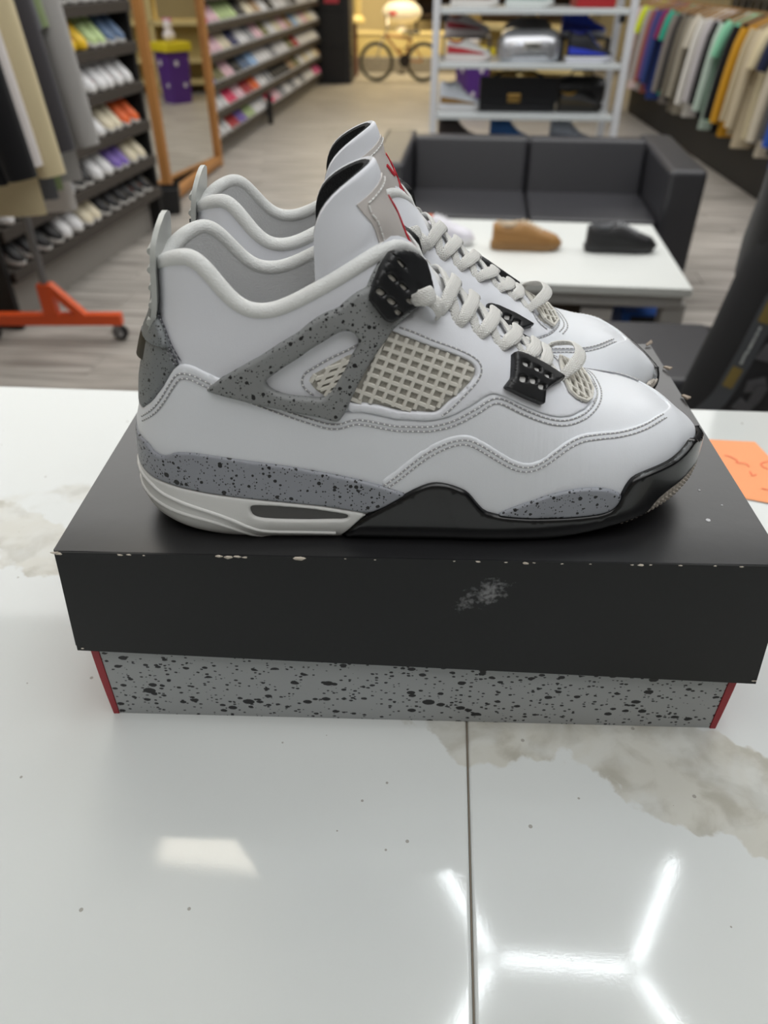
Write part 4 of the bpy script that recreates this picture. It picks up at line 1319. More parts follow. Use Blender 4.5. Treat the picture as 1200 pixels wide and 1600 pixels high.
def collar_b(a):
    """height of the collar line on the upper, as b, by bisection"""
    lo, hi = np.zeros_like(a), np.full_like(a, .5)
    for _ in range(40):
        m = (lo + hi) / 2
        P = S_up(a, m)
        up = P[:, 2] < pchip(_cu, _cw, P[:, 0])
        lo, hi = np.where(up, m, lo), np.where(up, hi, m)
    return (lo + hi) / 2


def high_top(name, label, left=False):
    """one high-top sneaker; local x heel to toe, y to the inner side of a right shoe"""
    F = dict(FEAT)
    F['plate'] = [(a_, b_ if b_ < .36 else .36 + (b_ - .36) * .45) for a_, b_ in F['plate']]
    F['plate_holes'] = [(a_, b_ if b_ < .36 else .36 + (b_ - .36) * .45) for a_, b_ in F['plate_holes']]
    root = thing(name, label, 'sneaker', group='pair of white high-top sneakers on the shoe box')

    def put(mb, nm, m, parent=root, **kw):
        kind = kw.pop('kind', None)
        weld = kw.pop('weld', False)
        if left:
            mb.v = [(x, -y, z) for x, y, z in mb.v]
            mb.f = [tuple(reversed(q)) for q in mb.f]
        me = mb.mesh(nm, m, **kw)
        if weld:
            bm = bmesh.new()
            bm.from_mesh(me)
            bmesh.ops.remove_doubles(bm, verts=bm.verts, dist=3e-5)
            bm.to_mesh(me)
            bm.free()
        if mb.uv:
            uvl = me.uv_layers.new(name='UVMap')
            li = np.zeros(len(me.loops), np.int32)
            me.loops.foreach_get('vertex_index', li)
            arr = np.array([mb.uv.get(i, (0, 0)) for i in range(len(mb.v))], np.float32)
            uvl.data.foreach_set('uv', arr[li].ravel())
        return link_mesh(nm, me, parent, kind)

    # --- upper: the leather body with the ankle opening
    a_th = float(u_a(.146 * SHOE_L / (SHOE_L - .004)))
    A1 = np.linspace(0, a_th, 70)
    bc = collar_b(A1)
    a_t2 = float(u_a(.159))
    A1b = np.linspace(a_th, a_t2, 8)
    A1 = np.concatenate([A1, A1b[1:]])
    bc = np.concatenate([bc, bc[-1] + (.345 - bc[-1]) * np.linspace(0, 1, 8)[1:]])
    A2 = np.linspace(a_t2, 1, 86)
    bc = bc + .022 * np.clip((A1 - .43) / .03, 0, 1)          # the wall runs up behind the lace lock
    mb = MB()
    K = 40
    for side in (0, 1):
        B = bc[:, None] * np.linspace(0, 1, K)[None, :]
        if side: B = 1 - B
        P = S_up(A1[:, None], B)
        mb.add(P.reshape(-1, 3), [(i * K + j, (i + 1) * K + j, (i + 1) * K + j + 1, i * K + j + 1) for i in range(len(A1) - 1) for j in range(K - 1)])
    B2 = np.linspace(0, 1, 90)
    P = S_up(A2[:, None], B2[None, :])
    K2 = len(B2)
    mb.add(P.reshape(-1, 3), [(i * K2 + j, (i + 1) * K2 + j, (i + 1) * K2 + j + 1, i * K2 + j + 1) for i in range(len(A2) - 1) for j in range(K2 - 1)])
    put(mb, 'upper', WHITE, angle=60, weld=True)

    # --- lining and insole
    mb = MB()
    A3 = np.concatenate([np.linspace(0, .1, 14)[:-1], np.linspace(.1, a_th + .02, 50)])
    bc3 = collar_b(A3)
    ctr = np.array([.085, 0, .0])
    for side in (0, 1):
        fr = np.linspace(1, 0.02, 24)
        B = bc3[:, None] * fr[None, :]
        if side: B = 1 - B
        P = S_up(A3[:, None], B)
        pad = .0075 * (1 - .25 * fr[None, :]) * np.ones_like(B)
        d = np.stack([np.clip((.07 - P[..., 0]) / .07, 0, 1) * 1.0, -P[..., 1] / .035, np.zeros_like(P[..., 0])], -1)
        d /= np.maximum(np.linalg.norm(d, axis=-1, keepdims=True), .35)
        P = P + d * pad[..., None]
        k = 24
        mb.add(P.reshape(-1, 3), [(i * k + j, i * k + j + 1, (i + 1) * k + j + 1, (i + 1) * k + j) for i in range(len(A3) - 1) for j in range(k - 1)])
    put(mb, 'lining', KNIT_D, angle=70, weld=True)
    mb = MB()
    Ai = np.linspace(0.03, .75, 30)
    lat, med = S_up(Ai, .04 + 0 * Ai), S_up(Ai, .96 + 0 * Ai)
    vs = [(p[0], p[1] * .9, .026) for p in lat] + [(p[0], p[1] * .9, .026) for p in med]
    n = len(Ai)
    mb.add(vs, [(i, i + 1, n + i + 1, n + i) for i in range(n - 1)])
    put(mb, 'insole', KNIT_D)

    # --- padded collar roll round the opening
    ac = np.linspace(0, a_th, 60)
    cb = collar_b(ac)
    lat = S_up(ac, cb)
    med = S_up(ac, 1 - cb)
    ring = np.concatenate([lat[::-1], med[1:]])
    ring[:, 1] *= .92
    ring[:, 0] += np.clip((.05 - ring[:, 0]) / .03, 0, 1) * .0035
    for _ in range(3):
        ring[1:-1] = ring[1:-1] * .5 + (ring[:-2] + ring[2:]) * .25
    ring[0] += (.003, .003, -.010)
    ring[-1] += (.003, -.003, -.010)
    ring = [Vector(p) for p in ring]
    m_ = len(ring)
    rr = [.0037 * min(1, .35 + min(i, m_ - 1 - i) * .12) for i in range(m_)]
    mb = MB().tube(ring, rr, n=14)
    put(mb, 'padded_collar', KNIT, angle=80)

    # --- leather overlays
    free_c = lambda p: (p[:, 0] < 1e-4) | (p[:, 0] > .9999) | (np.abs(p[:, 1] - .5) < 1e-4) | (p[:, 1] < 1e-4)
    put(patch(MB(), S_up, F['quarter'], .0012, step=.0026, free=free_c), 'quarter_overlay', WHITE_FLEX, angle=60, weld=True)
    put(patch(MB(), S_up, F['toe_piece'], .0021, step=.0026, free=free_c, edge=.0011), 'toe_overlay', WHITE_FLEX, angle=60, weld=True)
    for sd in (0, 1):
        put(patch(MB(), S_up, F['eyestay'], .0020, holes=[F['net_hole']], step=.0016, edge=.0009, sides=(sd,)), 'eyestay', WHITE, angle=60)

    # --- moulded nets
    e1, e2 = (.0099, .0072), (-.0049, -.0127)
    p0 = F['net_hole'][0]
    for sd in (0, 1):
        put(patch(MB(), S_up, F['net_hole'], .0003, step=.004, sides=(sd,)), 'net_backing', NETB)
        put(patch(MB(), S_up, F['window_net'], .0003, step=.003, sides=(sd,)), 'window_net_backing', NETB)
        mb = MB()
        net_grid(mb, S_up, F['net_hole'], F['net_grid'], sides=(sd,))
        put(mb, 'side_net', NETM, angle=60, kind='stuff')
        mb = MB()
        net_grid(mb, S_up, F['window_net'], F['window_grid'], sides=(sd,))
        put(mb, 'window_net', NETM, angle=60, kind='stuff')
    mb = patch(MB(), S_up, F['vamp_net'], .0022, step=.003, sides=(0,))
    put(mb, 'vamp_backing', NETB)
    mb = MB()
    net(mb, S_up, F['vamp_net'], (.6585, .48), (.0088, -.008), (.0012, .042), (-2, 8), (-5, 6), h=.0032, rw=.0008, sides=(0,))
    vn = np.array(F['vamp_net'])
    rim = np.concatenate([vn, vn[:1]])
    c = on(S_up, rim, .0032)
    mb.tube(c, 1.0, n=6, flat=(.0009, .0009), up=[(b - a).normalized() for a, b in zip(c, on(S_up, rim, .013))])
    put(mb, 'vamp_net', NETM, angle=60, kind='stuff')

    # --- wing and lace hardware
    wing_in = [(a_, min(b_, .255 + .01 * (b_ - .255))) for a_, b_ in F['wing']]          # the inner wing stops lower
    for sd in (0, 1):
        put(patch(MB(), S_up, wing_in if left and sd else F['wing'], .0036, holes=[F['wing_window']], step=.0018, edge=.0011, lip=.45, rnd=.0009, sides=(sd,)), 'plastic_wing', SPECK, angle=60)
    d1, d2 = np.array(e1) / 16.9, np.array(e2) / 15.6

    d1p, d2p = np.array((.0009, .0013)), np.array((-.00012, -.0021))

    def hole(c, r1, r2, d1=d1, d2=d2):
        c = np.array(c)
        pts = []
        for k in range(12):
            g = 2 * math.pi * (k + .5) / 12
            cx, cy = math.cos(g), math.sin(g)
            pts.append(tuple(c + d1 * r1 * math.copysign(abs(cx) ** .5, cx) + d2 * r2 * math.copysign(abs(cy) ** .5, cy)))
        return pts
    for sd in ((0,) if left else (0, 1)):           # the far shoe's inner lock does not show
        put(patch(MB(), S_up, F['wing_lock'], .0072, holes=[hole(c, 4.6, 5.2) for c in F['lock_holes']], step=.0014, edge=.0007, lip=.7, base=.002, rnd=.0008, sides=(sd,)), 'lace_lock', BLACK_P, angle=50)
    for sd in (0, 1):
        put(patch(MB(), S_up, [(a_, b_ * (.8 if sd else 1)) for a_, b_ in F['plate']], .0062, holes=[hole(c, 4.3, 4.3, d1p, d2p) for c in [(a_, b_ * (.8 if sd else 1)) for a_, b_ in F['plate_holes']]], step=.0013, edge=.0007, lip=.7, base=.0, rnd=.0008, sides=(sd,)), 'lace_plate', BLACK_P, angle=50)

    for sd in ((0,) if left else (0, 1)):           # the far shoe's inner lock does not show
        put(patch(MB(), S_up, F['wing_lock'], .0056, step=.003, base=.002, sides=(sd,)), 'lock_backing', NETB)
    pk = [(p[0] * .96 + .04 * .598, p[1] * .96 + .04 * .36) for p in F['plate']]
    for sd in (0, 1):
        put(patch(MB(), S_up, [(a_, b_ * (.8 if sd else 1)) for a_, b_ in pk], .0042, step=.003, base=.0, sides=(sd,)), 'plate_backing', MID_W)
    # --- heel
    fh = lambda p: p[:, 0] < 1e-4
    put(patch(MB(), S_up, F['heel_low'], .0016, step=.0025, free=fh), 'heel_panel', SPECK_H, angle=60, weld=True)
    hp = put(patch(MB(), S_up, F['heel_upper'], .0036, step=.0025, free=fh, lip=.6), 'heel_flap', SPECK_H, angle=60, weld=True)
    mb = MB()                                      # raised black mark on the heel: a bar over a leaping shape
    for z0, z1, hw_ in ((.062, .078, .013), (.088, .100, .012)):
        rows = []
        for z in np.linspace(z0, z1, 5):
            u0 = .002 + float(pchip(_hw, _hs, z))
            rows.append([(u0 - .0035 + (.004 if z < .08 else 0) - .0014 + abs(y) * abs(y) * 38, y, z) for y in np.linspace(-hw_, hw_, 9)])
        front = [p for r in rows for p in r]
        back = [(p[0] + .004, p[1], p[2]) for p in front]
        k = 9
        fs = [(i * k + j, i * k + j + 1, (i + 1) * k + j + 1, (i + 1) * k + j) for i in range(4) for j in range(k - 1)]
        o = len(front)
        fs += [tuple(o + q for q in reversed(f)) for f in fs]
        loop = [j for j in range(k)] + [i * k + k - 1 for i in range(1, 5)] + [4 * k + j for j in range(k - 2, -1, -1)] + [i * k for i in range(3, 0, -1)]
        fs += [(loop[i], loop[(i + 1) % len(loop)], o + loop[(i + 1) % len(loop)], o + loop[i]) for i in range(len(loop))]
        mb.add(front + back, fs)
    put(mb, 'heel_emblem', BLACK_P)
    # pull tab: a slightly bowed plate with a ribbed back
    def tab_u(z): return float(pchip([.098, .104, .112, .122, .134, .143, .1545], [.0165, .0195, .0230, .0252, .0268, .0285, .0325], z))
    ts = np.linspace(0, 1, 24)
    rings = []
    for t in ts:
        z = .100 + t * (.1525 - .100)
        hwid = .0195 if t < .72 else .0195 * math.sqrt(max(0, 1 - ((t - .72) / .285) ** 2))
        hwid = max(hwid * (.8 + .2 * min(1, t * 4)), .0012)
        rings.append([Vector((tab_u(z) + sx * .0012 + 2.0 * y * y, y, z)) for sx, y in
                      [(-1, -hwid), (-1, -hwid * .5), (-1, 0), (-1, hwid * .5), (-1, hwid), (1, hwid), (1, hwid * .5), (1, 0), (1, -hwid * .5), (1, -hwid)]])
    tab = put(MB().loft(rings), 'heel_tab', TAB, angle=50)
    mb = MB()
    for z in (.1085, .1165, .1245, .1325, .1405):
        mb.tube([(tab_u(z) - .0012 + 2.0 * y * y, y, z) for y in np.linspace(-.0165, .0165, 9)], .0017, n=8)
    put(mb, 'tab_rib', TAB, tab)

    # --- tongue
    def top_w(ph): return .1395 + .0335 * max(0, math.cos(ph)) ** .65 - .05 * max(0, abs(ph) / R(1) - 82) ** 2 / 196

    def tongue_pt(ph, w_, off=0.0):
        uc = float(pchip([.10, .12, .139, .152, .159, .167, .176], [.163, .150, .138, .132, .128, .1268, .1228], w_))
        ue, vw = .0978, float(pchip([.10, .125, .145, .176], [.021, .0235, .0245, .0250], w_))
        c, s_ = math.cos(ph), math.sin(ph)
        curl = 1 + 1.15 * min(1, max(0, 1 - (top_w(ph) - w_) / .016))          # the upper edge curls back
        p = Vector((ue + (uc - ue) * max(0, c) ** curl + (.004 * c if c < 0 else 0), vw * s_, w_))
        n = Vector((c * vw, s_ * (uc - ue), 0)).normalized()
        n.z = .3
        n.normalize()
        return p + n * off


    def sheet(ph0, ph1, top_add, o_out, o_in, bot=.108, nph=34, nw=22, rnd=.0):
        mb = MB()
        outer, inner = [], []
        for i in range(nph + 1):
            ph = ph1 * math.sin(math.pi / 2 * (2 * i / nph - 1))
            tp = top_w(ph) + top_add
            o_r, i_r = [], []
            for j in range(nw + 1):
                t = j / nw
                w_ = bot + (tp - bot) * (1 - (1 - t) ** 1.3)
                o_r.append(tongue_pt(ph, w_, o_out))
                i_r.append(tongue_pt(ph, w_, o_in))
            top = (o_r[-1] + i_r[-1]) / 2 + Vector((0, 0, abs(o_out - o_in) * .35))
            outer.append(o_r + [top])
            inner.append(i_r)
        k = nw + 1
        vs = [p for r in outer for p in r] + [p for r in inner for p in r]
        o = (nph + 1) * (k + 1)
        fs = []
        for i in range(nph):
            for j in range(k):
                fs.append((i * (k + 1) + j, (i + 1) * (k + 1) + j, (i + 1) * (k + 1) + j + 1, i * (k + 1) + j + 1))
            for j in range(k - 1):
                fs.append((o + i * k + j, o + i * k + j + 1, o + (i + 1) * k + j + 1, o + (i + 1) * k + j))
            fs.append((i * (k + 1) + k, (i + 1) * (k + 1) + k, o + (i + 1) * k + k - 1, o + i * k + k - 1))
        for i in (0, nph):
            for j in range(k - 1):
                q = (i * (k + 1) + j, i * (k + 1) + j + 1, o + i * k + j + 1, o + i * k + j)
                fs.append(q if i == 0 else tuple(reversed(q)))
            fs.append((i * (k + 1) + k - 1, i * (k + 1) + k, o + i * k + k - 1))
        return mb.add(vs, fs)
    tg = put(sheet(-R(92), R(92), 0, .0012, -.0012), 'tongue', WHITE, angle=50)
    put(sheet(-R(96), R(96), -.0004, -.0012, -.0042), 'tongue_lining', LINING_K, angle=60)
    # label sewn to the tongue front
    mb = MB()
    rows = []
    lab_pts = []
    for i in range(13):
        ph = R(-44 + 88 * i / 12)
        tp = .1672 - .0085 * (abs(ph) / R(44)) ** 1.25
        rows.append([tongue_pt(ph, .124 + (tp - .124) * j / 10, .0024 if 0 < i < 12 and j < 10 else .0018) for j in range(11)] )
        lab_pts.append(tp)
    inn = [[tongue_pt(R(-44 + 88 * i / 12), .124 + (lab_pts[i] - .124) * j / 10, .0010) for j in range(11)] for i in range(13)]
    vs = [p for r in rows for p in r] + [p for r in inn for p in r]
    fs = [(i * 11 + j, (i + 1) * 11 + j, (i + 1) * 11 + j + 1, i * 11 + j + 1) for i in range(12) for j in range(10)]
    fs += [(143 + i * 11 + 10, i * 11 + 10, (i + 1) * 11 + 10, 143 + (i + 1) * 11 + 10) for i in range(12)]
    fs += [(i * 11 + j + 1, 143 + i * 11 + j + 1, 143 + i * 11 + j, i * 11 + j) for i in (0, 12) for j in range(10)]
    lb = put(mb.add(vs, fs), 'tongue_label', LABEL_M, angle=50)
    # red embroidered leaping mark, and the dashed thread round the label
    mb = MB()
    marks = [[(2, .130), (-5, .137), (-3, .143), (3, .150), (0, .155)], [(-5, .137), (-15, .131), (-22, .127)], [(3, .150), (12, .147), (20, .1535)],
             [(2, .1445), (10, .140), (16, .133), (22, .127)], [(0, .155), (2, .1575)]]
    for ln in marks:
        pts = _smooth([(R(a_), w_) for a_, w_ in ln], closed=False, n=2)
        c = [tongue_pt(p[0], p[1], .0026) for p in pts]
        mb.tube(c, 1.0, n=6, flat=(.0010, .0005), up=[tongue_pt(p[0], p[1], .01) - tongue_pt(p[0], p[1], 0) for p in pts])
    put(mb, 'red_emblem', RED_T, lb)
    mb = MB()
    edge = [(R(-40), w_) for w_ in np.arange(.126, .157, .0026)] + [(R(p_), .1652 - .0085 * (abs(p_) / 44) ** 1.25) for p_ in np.arange(-37, 38, 4.0)] + [(R(40), w_) for w_ in np.arange(.157, .126, -.0026)]
    for p, q in zip(edge[:-1], edge[1:]):
        c0, c1 = tongue_pt(p[0], p[1], .0026), tongue_pt(q[0], q[1], .0026)
        mb.tube([c0.lerp(c1, .15), c0.lerp(c1, .85)], .00035, n=5)
    put(mb, 'label_stitching', THREAD, lb, kind='stuff')

    # --- stitching
    mb, sm = MB(), MB()
    q = F['quarter']
    stitch(mb, sm, S_up, [(p[0] + .002, p[1] - .006) for p in q[1:33]], .0014, offs=(.0008, .0031))
    t_ = F['toe_piece']
    stitch(mb, sm, S_up, [(p[0], p[1] - .006) for p in t_[:23]], .0022, offs=(.0008, .0031))
    stitch(mb, sm, S_up, F['st_net_top'], .0021)
    stitch(mb, sm, S_up, F['st_window'], .0003)
    stitch(mb, sm, S_up, F['st_vamp'], .0024)
    stitch(mb, sm, S_up, F['st_throat'], .0021)
    put(mb, 'stitching', THREAD, kind='stuff', smooth=False)
    put(sm, 'seams', SEAM)
    mb, sm = MB(), MB()
    stitch(mb, sm, S_up, F['st_heel'], .0014, offs=(-.001, .0010, .003))
    put(mb, 'heel_stitching', THREAD_G, kind='stuff', smooth=False)
    put(sm, 'heel_seam', mat('dark_seam', (70, 70, 78), rough=.9))

    # --- laces
    lat = [F['lock_holes'][5]] + list(F['eyelets']) + list(F['slots'])
    lat = [(a_, min(b_, .42)) for a_, b_ in lat]

    def over(pa, pb, h0, bulge, name='lace', dive=(True, True), wid=.0070, lean=0.0, tuck=.010):
        N = 22
        ab, hs = [], []
        for i in range(N + 1):
            t = i / N
            ab.append((pa[0] + (pb[0] - pa[0]) * t + lean * math.sin(math.pi * t), pa[1] + (pb[1] - pa[1]) * t))
            e = min(1, (t / .10) if dive[0] else 1, ((1 - t) / .10) if dive[1] else 1)
            hs.append(-.001 + (h0 + .001) * math.sin(e * math.pi / 2) + bulge * math.sin(math.pi * t))
        c = on(S_up, ab, hs)
        nn = [(b - a).normalized() for a, b in zip(c, on(S_up, ab, np.array(hs) + .01))]
        w_ = [wid * (.62 + .38 * min(1, min(i, N - i) / 4)) for i in range(N + 1)]
        mb = MB()
        ribbon(mb, c, nn, w_)
        return put(mb, name, LACE, angle=80)
    flip_ = (lambda p: (p[0], 1 - p[1])) if left else (lambda p: p)
    for i in range(1, 7):
        j = i + 1
        over(flip_((lat[i][0], 1 - lat[i][1])), flip_(lat[j]), .0022, .0, wid=.0062)          # under crossing
    for i in range(1, 7):
        k = i + 1
        over(flip_(lat[i]), flip_(((lat[k][0] + lat[min(k + 1, 7)][0]) / 2, 1 - lat[k][1])), .0040, .0006, lean=.003)    # over crossing
    over(lat[7], (lat[7][0], 1 - lat[7][1]), .004, .010, lean=.018)                 # the standing first bar
    # top: from the first eyelet over the edge to the lock, both sides, and the knot ends on the tongue
    for s_ in (0, 1):
        f_ = (lambda p: (p[0], 1 - p[1])) if s_ else (lambda p: p)
        over(f_(lat[1]), f_((.4830, .330)), .0050, .0040, dive=(True, False))
        over(f_((.4850, .335)), f_((lat[0][0] + .002, lat[0][1] + .004)), .0105, .0030, dive=(False, True), wid=.0075)

    # --- sole
    mb = MB()
    aw = np.linspace(0, 2, 161)[:-1]
    tt = np.array([0, .05, .1, .16, .22, .26])
    P = S_wall(aw[:, None], tt[None, :])
    N = surf_n(S_wall, np.repeat(aw, len(tt)), np.tile(tt, len(aw))).reshape(P.shape)
    P = P - N * .0012
    k = len(tt)
    n = len(aw)
    vs = P.reshape(-1, 3)
    fs = [(i * k + j, ((i + 1) % n) * k + j, ((i + 1) % n) * k + j + 1, i * k + j + 1) for i in range(n) for j in range(k - 1)]
    mb.add(vs, fs)
    h_ = n // 2
    for j in (0, k - 1):                              # close bottom and top across
        for i in range(h_):
            q = (i * k + j, (i + 1) * k + j, ((n - i - 1) % n) * k + j, ((n - i) % n) * k + j)
            q = tuple(dict.fromkeys(q))
            if len(q) > 2: mb.f.append(q)
    core = put(mb, 'outsole', BLACK_G, angle=60)
    fw = lambda p: (p[:, 0] < 1e-4) | (p[:, 0] > .9999)
    put(patch(MB(), S_wall, F['grey_rear'], .0016, step=.0025, free=fw, edge=.0016), 'speckled_midsole_band', SPECK_B, angle=60, weld=True)
    put(patch(MB(), S_wall, F['white_heel'], .0016, holes=[F['air_window']], step=.0020, free=fw, edge=.0012), 'white_heel_midsole', MID_W, angle=60, weld=True)
    mb = MB()
    for nm_, hh_ in (('ridge_a', .0018), ('ridge_b', .0017)):
        rd = _smooth([(0, F[nm_][0][1] + .02)] + list(F[nm_]), closed=False, n=2)
        for sd in (0, 1):
            q_ = rd.copy()
            if sd: q_[:, 0] = 2 - q_[:, 0]
            c = on(S_wall, q_, hh_)
            mb.tube(c, 1.0, n=6, flat=(.0011, .0009), up=[(b - a).normalized() for a, b in zip(c, on(S_wall, q_, hh_ + .01))])
    put(mb, 'midsole_ridge', MID_W, angle=80)
    for sd in (0, 1):
        put(patch(MB(), S_wall, F['air_window'], .0001, step=.0025, edge=.0008, lip=1, sides=(sd,)), 'air_window', WINDOW_K)
    inner_rand = [(a_, b_ * (1 - .5 * min(1, max(0, (a_ - .70) / .12)) * (1 - min(1, max(0, (a_ - .93) / .07))))) for a_, b_ in F['black_fore']]
    inner_rand = [p if p[0] < .999 else q for p, q in zip(inner_rand, F['black_fore'])]
    mb = patch(MB(), S_wall, F['black_fore'], .0026, step=.0025, free=fw, edge=.0020, sides=(0,))
    patch(mb, S_wall, inner_rand, .0026, step=.0025, free=fw, edge=.0020, sides=(1,))
    put(mb, 'black_forefoot_rand', BLACK_G, angle=60, weld=True)
    for sd in (0, 1):
        put(patch(MB(), S_wall, F['grey_fore'], .0018, step=.0025, edge=.0012, sides=(sd,)), 'speckled_forefoot_inlay', SPECK_B, angle=60)
    put(patch(MB(), S_wall, F['tan_toe'], .0010, step=.0025, free=fw), 'tan_toe_outsole', TAN, angle=60, weld=True)
    mb = MB()                                         # tread nubs wrapping up at the toe
    lp = np.array(F['tan_toe'])
    for i, a_ in enumerate(np.arange(.73, 1.0, .0085)):
        for j, t in enumerate(np.arange(.02, .42, .062)):
            q = np.array([[a_ + (j % 2) * .004, t]])
            if not _inside(q, lp)[0]: continue
            for sd in (0, 1):
                aa_ = 2 - q[0, 0] if sd else q[0, 0]
                c = Vector(S_wall(aa_, t))
                nn = Vector(surf_n(S_wall, np.array([aa_]), np.array([t]))[0])
                tx = nn.cross(Vector((0, 0, 1))).normalized()
                tz = tx.cross(nn)
                b_ = c + nn * .0008
                mb.add([b_ - tx * .0013 - tz * .0011, b_ + tx * .0013 - tz * .0011, b_ + tx * .0013 + tz * .0011, b_ - tx * .0013 + tz * .0011,
                        b_ + nn * .0013 - tz * .0006, b_ + nn * .0013 + tz * .0006], [(0, 1, 4), (1, 2, 5, 4), (2, 3, 5), (3, 0, 4, 5)])
    put(mb, 'toe_tread', TAN, kind='stuff', smooth=False)
    return root


near = high_top('high_top_sneaker', 'white high-top sneaker with speckled grey wing, nearer one of the pair on the box')
near.location = (-.129, .337, 1.137)
near.rotation_euler = (0, 0, R(3))
far = high_top('high_top_sneaker', 'white high-top sneaker on the box, mostly hidden behind the nearer shoe of its pair', left=True)
far.location = FAR_LOC
far.rotation_euler = (0, 0, R(FAR_YAW))

# ------------------------------------------------------------------ simple shop sneakers (for the shelves and the table)
def sneaker_meshes(high=False, tag='low'):
    """meshes of one shop sneaker, 0.28 m long, x heel to toe; materials are set per object"""
    us = [0, .02, .05, .10, .15, .20, .24, .265, .28]
    hw_ = [.018, .031, .036, .034, .038, .045, .042, .031, .010]
    cv = [0, 0, 0, -.001, .001, .004, .006, .007, .008]
    plan = [(u, c - h) for u, h, c in zip(us, hw_, cv)] + [(u, c + h) for u, h, c in zip(us[::-1], hw_[::-1], cv[::-1])]
    rings = []
    for z, g in ((0, .95), (.010, 1.03), (.028, 1.0)):
        rings.append([Vector(((u - .14) * (1 + (g - 1) * .5) + .14, v * g, z + (.012 * max(0, (u - .2) / .08) ** 2 if z < .02 else .004 * max(0, (u - .2) / .08)))) for u, v in plan])
    sole = MB().loft(rings).mesh('sole_' + tag, None, angle=50)
    sole.materials.append(MATS['white_midsole'])
    top = [(.004, .100 if not high else .150), (.03, .103 if not high else .156), (.06, .090 if not high else .142), (.095, .100 if not high else .150), (.125, .106 if not high else .146), (.15, .098 if not high else .112), (.19, .078), (.23, .064), (.262, .052), (.277, .034)]
    rings = []
    for u, t in top:
        h = float(np.interp(u, us, hw_)) * .97
        c = float(np.interp(u, us, cv))
        rg_ = []
        for k in range(9):
            g = math.pi * k / 8
            rg_.append(Vector((u, c - h * math.copysign(abs(math.cos(g)) ** .7, math.cos(g)), .024 + (t - .024) * math.sin(g) ** .62)))
        rings.append(rg_)
    mb = MB()
    vs = [p for r in rings for p in r]
    mb.add(vs, [(i * 9 + k, (i + 1) * 9 + k, (i + 1) * 9 + k + 1, i * 9 + k + 1) for i in range(len(rings) - 1) for k in range(8)])
    mb.f += [tuple(range(8, -1, -1)), tuple(len(vs) - 9 + k for k in range(9))]
    up = mb.mesh('shell_' + tag, None, angle=70)
    up.materials.append(MATS['white_midsole'])
    # padded mouth of the shoe
    mb = MB()
    z0 = .100 if not high else .152
    mb.loft([[Vector((.062 + .048 * r_ * math.cos(2 * math.pi * k / 10), .026 * r_ * math.sin(2 * math.pi * k / 10), z + .012 * (math.cos(2 * math.pi * k / 10) ** 2))) for k in range(10)] for r_, z in ((1, z0 - .012), (.92, z0 - .002), (.7, z0 - .004), (.6, z0 - .02))])
    col = mb.mesh('collar_' + tag, None, angle=70)
    col.materials.append(MATS['white_midsole'])
    mb = MB()
    for i, u in enumerate((.120, .138, .156, .174, .192)):
        z = float(np.interp(u, [p[0] for p in top], [p[1] for p in top])) + .003
        mb.tube([(u - .004, -.020, z - .010), (u, -.012, z), (u, .014, z), (u - .004, .022, z - .010)], .0042, n=5)
    lac = mb.mesh('laces_' + tag, None, angle=70)
    lac.materials.append(MATS['white_midsole'])
    mb = MB()                                     # side panel: overlay along each flank
    for s_ in (-1, 1):
        pts = []
        for u, z0_, z1_ in ((.01, .040, .078), (.05, .040, .072), (.10, .038, .066), (.15, .038, .056), (.20, .036, .048), (.235, .036, .040)):
            h = float(np.interp(u, us, hw_)) * .97
            c = float(np.interp(u, us, cv))
            t = float(np.interp(u, [p[0] for p in top], [p[1] for p in top]))
            for z in (z0_, z1_):
                sn = min(1, ((z - .024) / (t - .024)) ** (1 / .62))
                pts.append((u, c + s_ * (h * max(0, 1 - sn * sn) ** .35 + .0035), z))
        mb.add(pts, [(2 * i, 2 * i + 2, 2 * i + 3, 2 * i + 1) if s_ < 0 else (2 * i, 2 * i + 1, 2 * i + 3, 2 * i + 2) for i in range(5)])
    pan = mb.mesh('panel_' + tag, None, angle=70)
    pan.materials.append(MATS['white_midsole'])
    return dict(sole=sole, shell=up, collar=col, laces=lac, side_panel=pan)


LOW, HIGH = sneaker_meshes(), sneaker_meshes(True, 'high')


def paint(c, rough=.5):
    return mat('paint_%d_%d_%d' % tuple(c), c, rough=rough)


def shop_sneaker(label, M, upper=(230, 230, 230), sole=(235, 235, 232), panel=None, laces=None, collar=None, group=None, high=False, name='sneaker'):
    o = thing(name, label, 'sneaker', group=group)
    o.matrix_world = M
    cols = dict(sole=sole, shell=upper, collar=collar or tuple(int(v * .75) for v in upper), laces=laces or upper, side_panel=panel or upper)
    for part, me in (HIGH if high else LOW).items():
        p = link_mesh(part, me, o)
        p.material_slots[0].link = 'OBJECT'
        p.material_slots[0].material = paint(cols[part])
    return o


# ------------------------------------------------------------------ coffee table with three sneakers
LEATHER_K = mat('black_sofa_leather', (52, 52, 56), rough=.36, spec=.5, bump=.25, bscale=120)
TABLE_W = mat('white_table_top', (226, 229, 226), rough=.35)
TABLE_G = mat('table_edge_grey', (176, 174, 170), rough=.5)
TY = R(-6.2)
table = thing('coffee_table', 'low white coffee table with grey edge in front of the black sofa', 'table', (1.093, 2.555, 0), (0, 0, TY))
MB().bbox((-1.42, 0, .418), (0, .80, .45), .004).build('tabletop', TABLE_W, table, angle=30)
MB().bbox((-1.40, .02, .37), (-.02, .78, .418), .004).build('apron', TABLE_G, table, angle=30)
for x_ in (-1.42, -.080):
    for y_ in (.03, .69):
        MB().bbox((x_, y_, 0), (x_ + .08, y_ + .08, .38), .004).build('leg', TABLE_G, table, angle=30)
TM = Matrix.Translation((1.093, 2.555, .451)) @ Matrix.Rotation(TY, 4, 'Z')


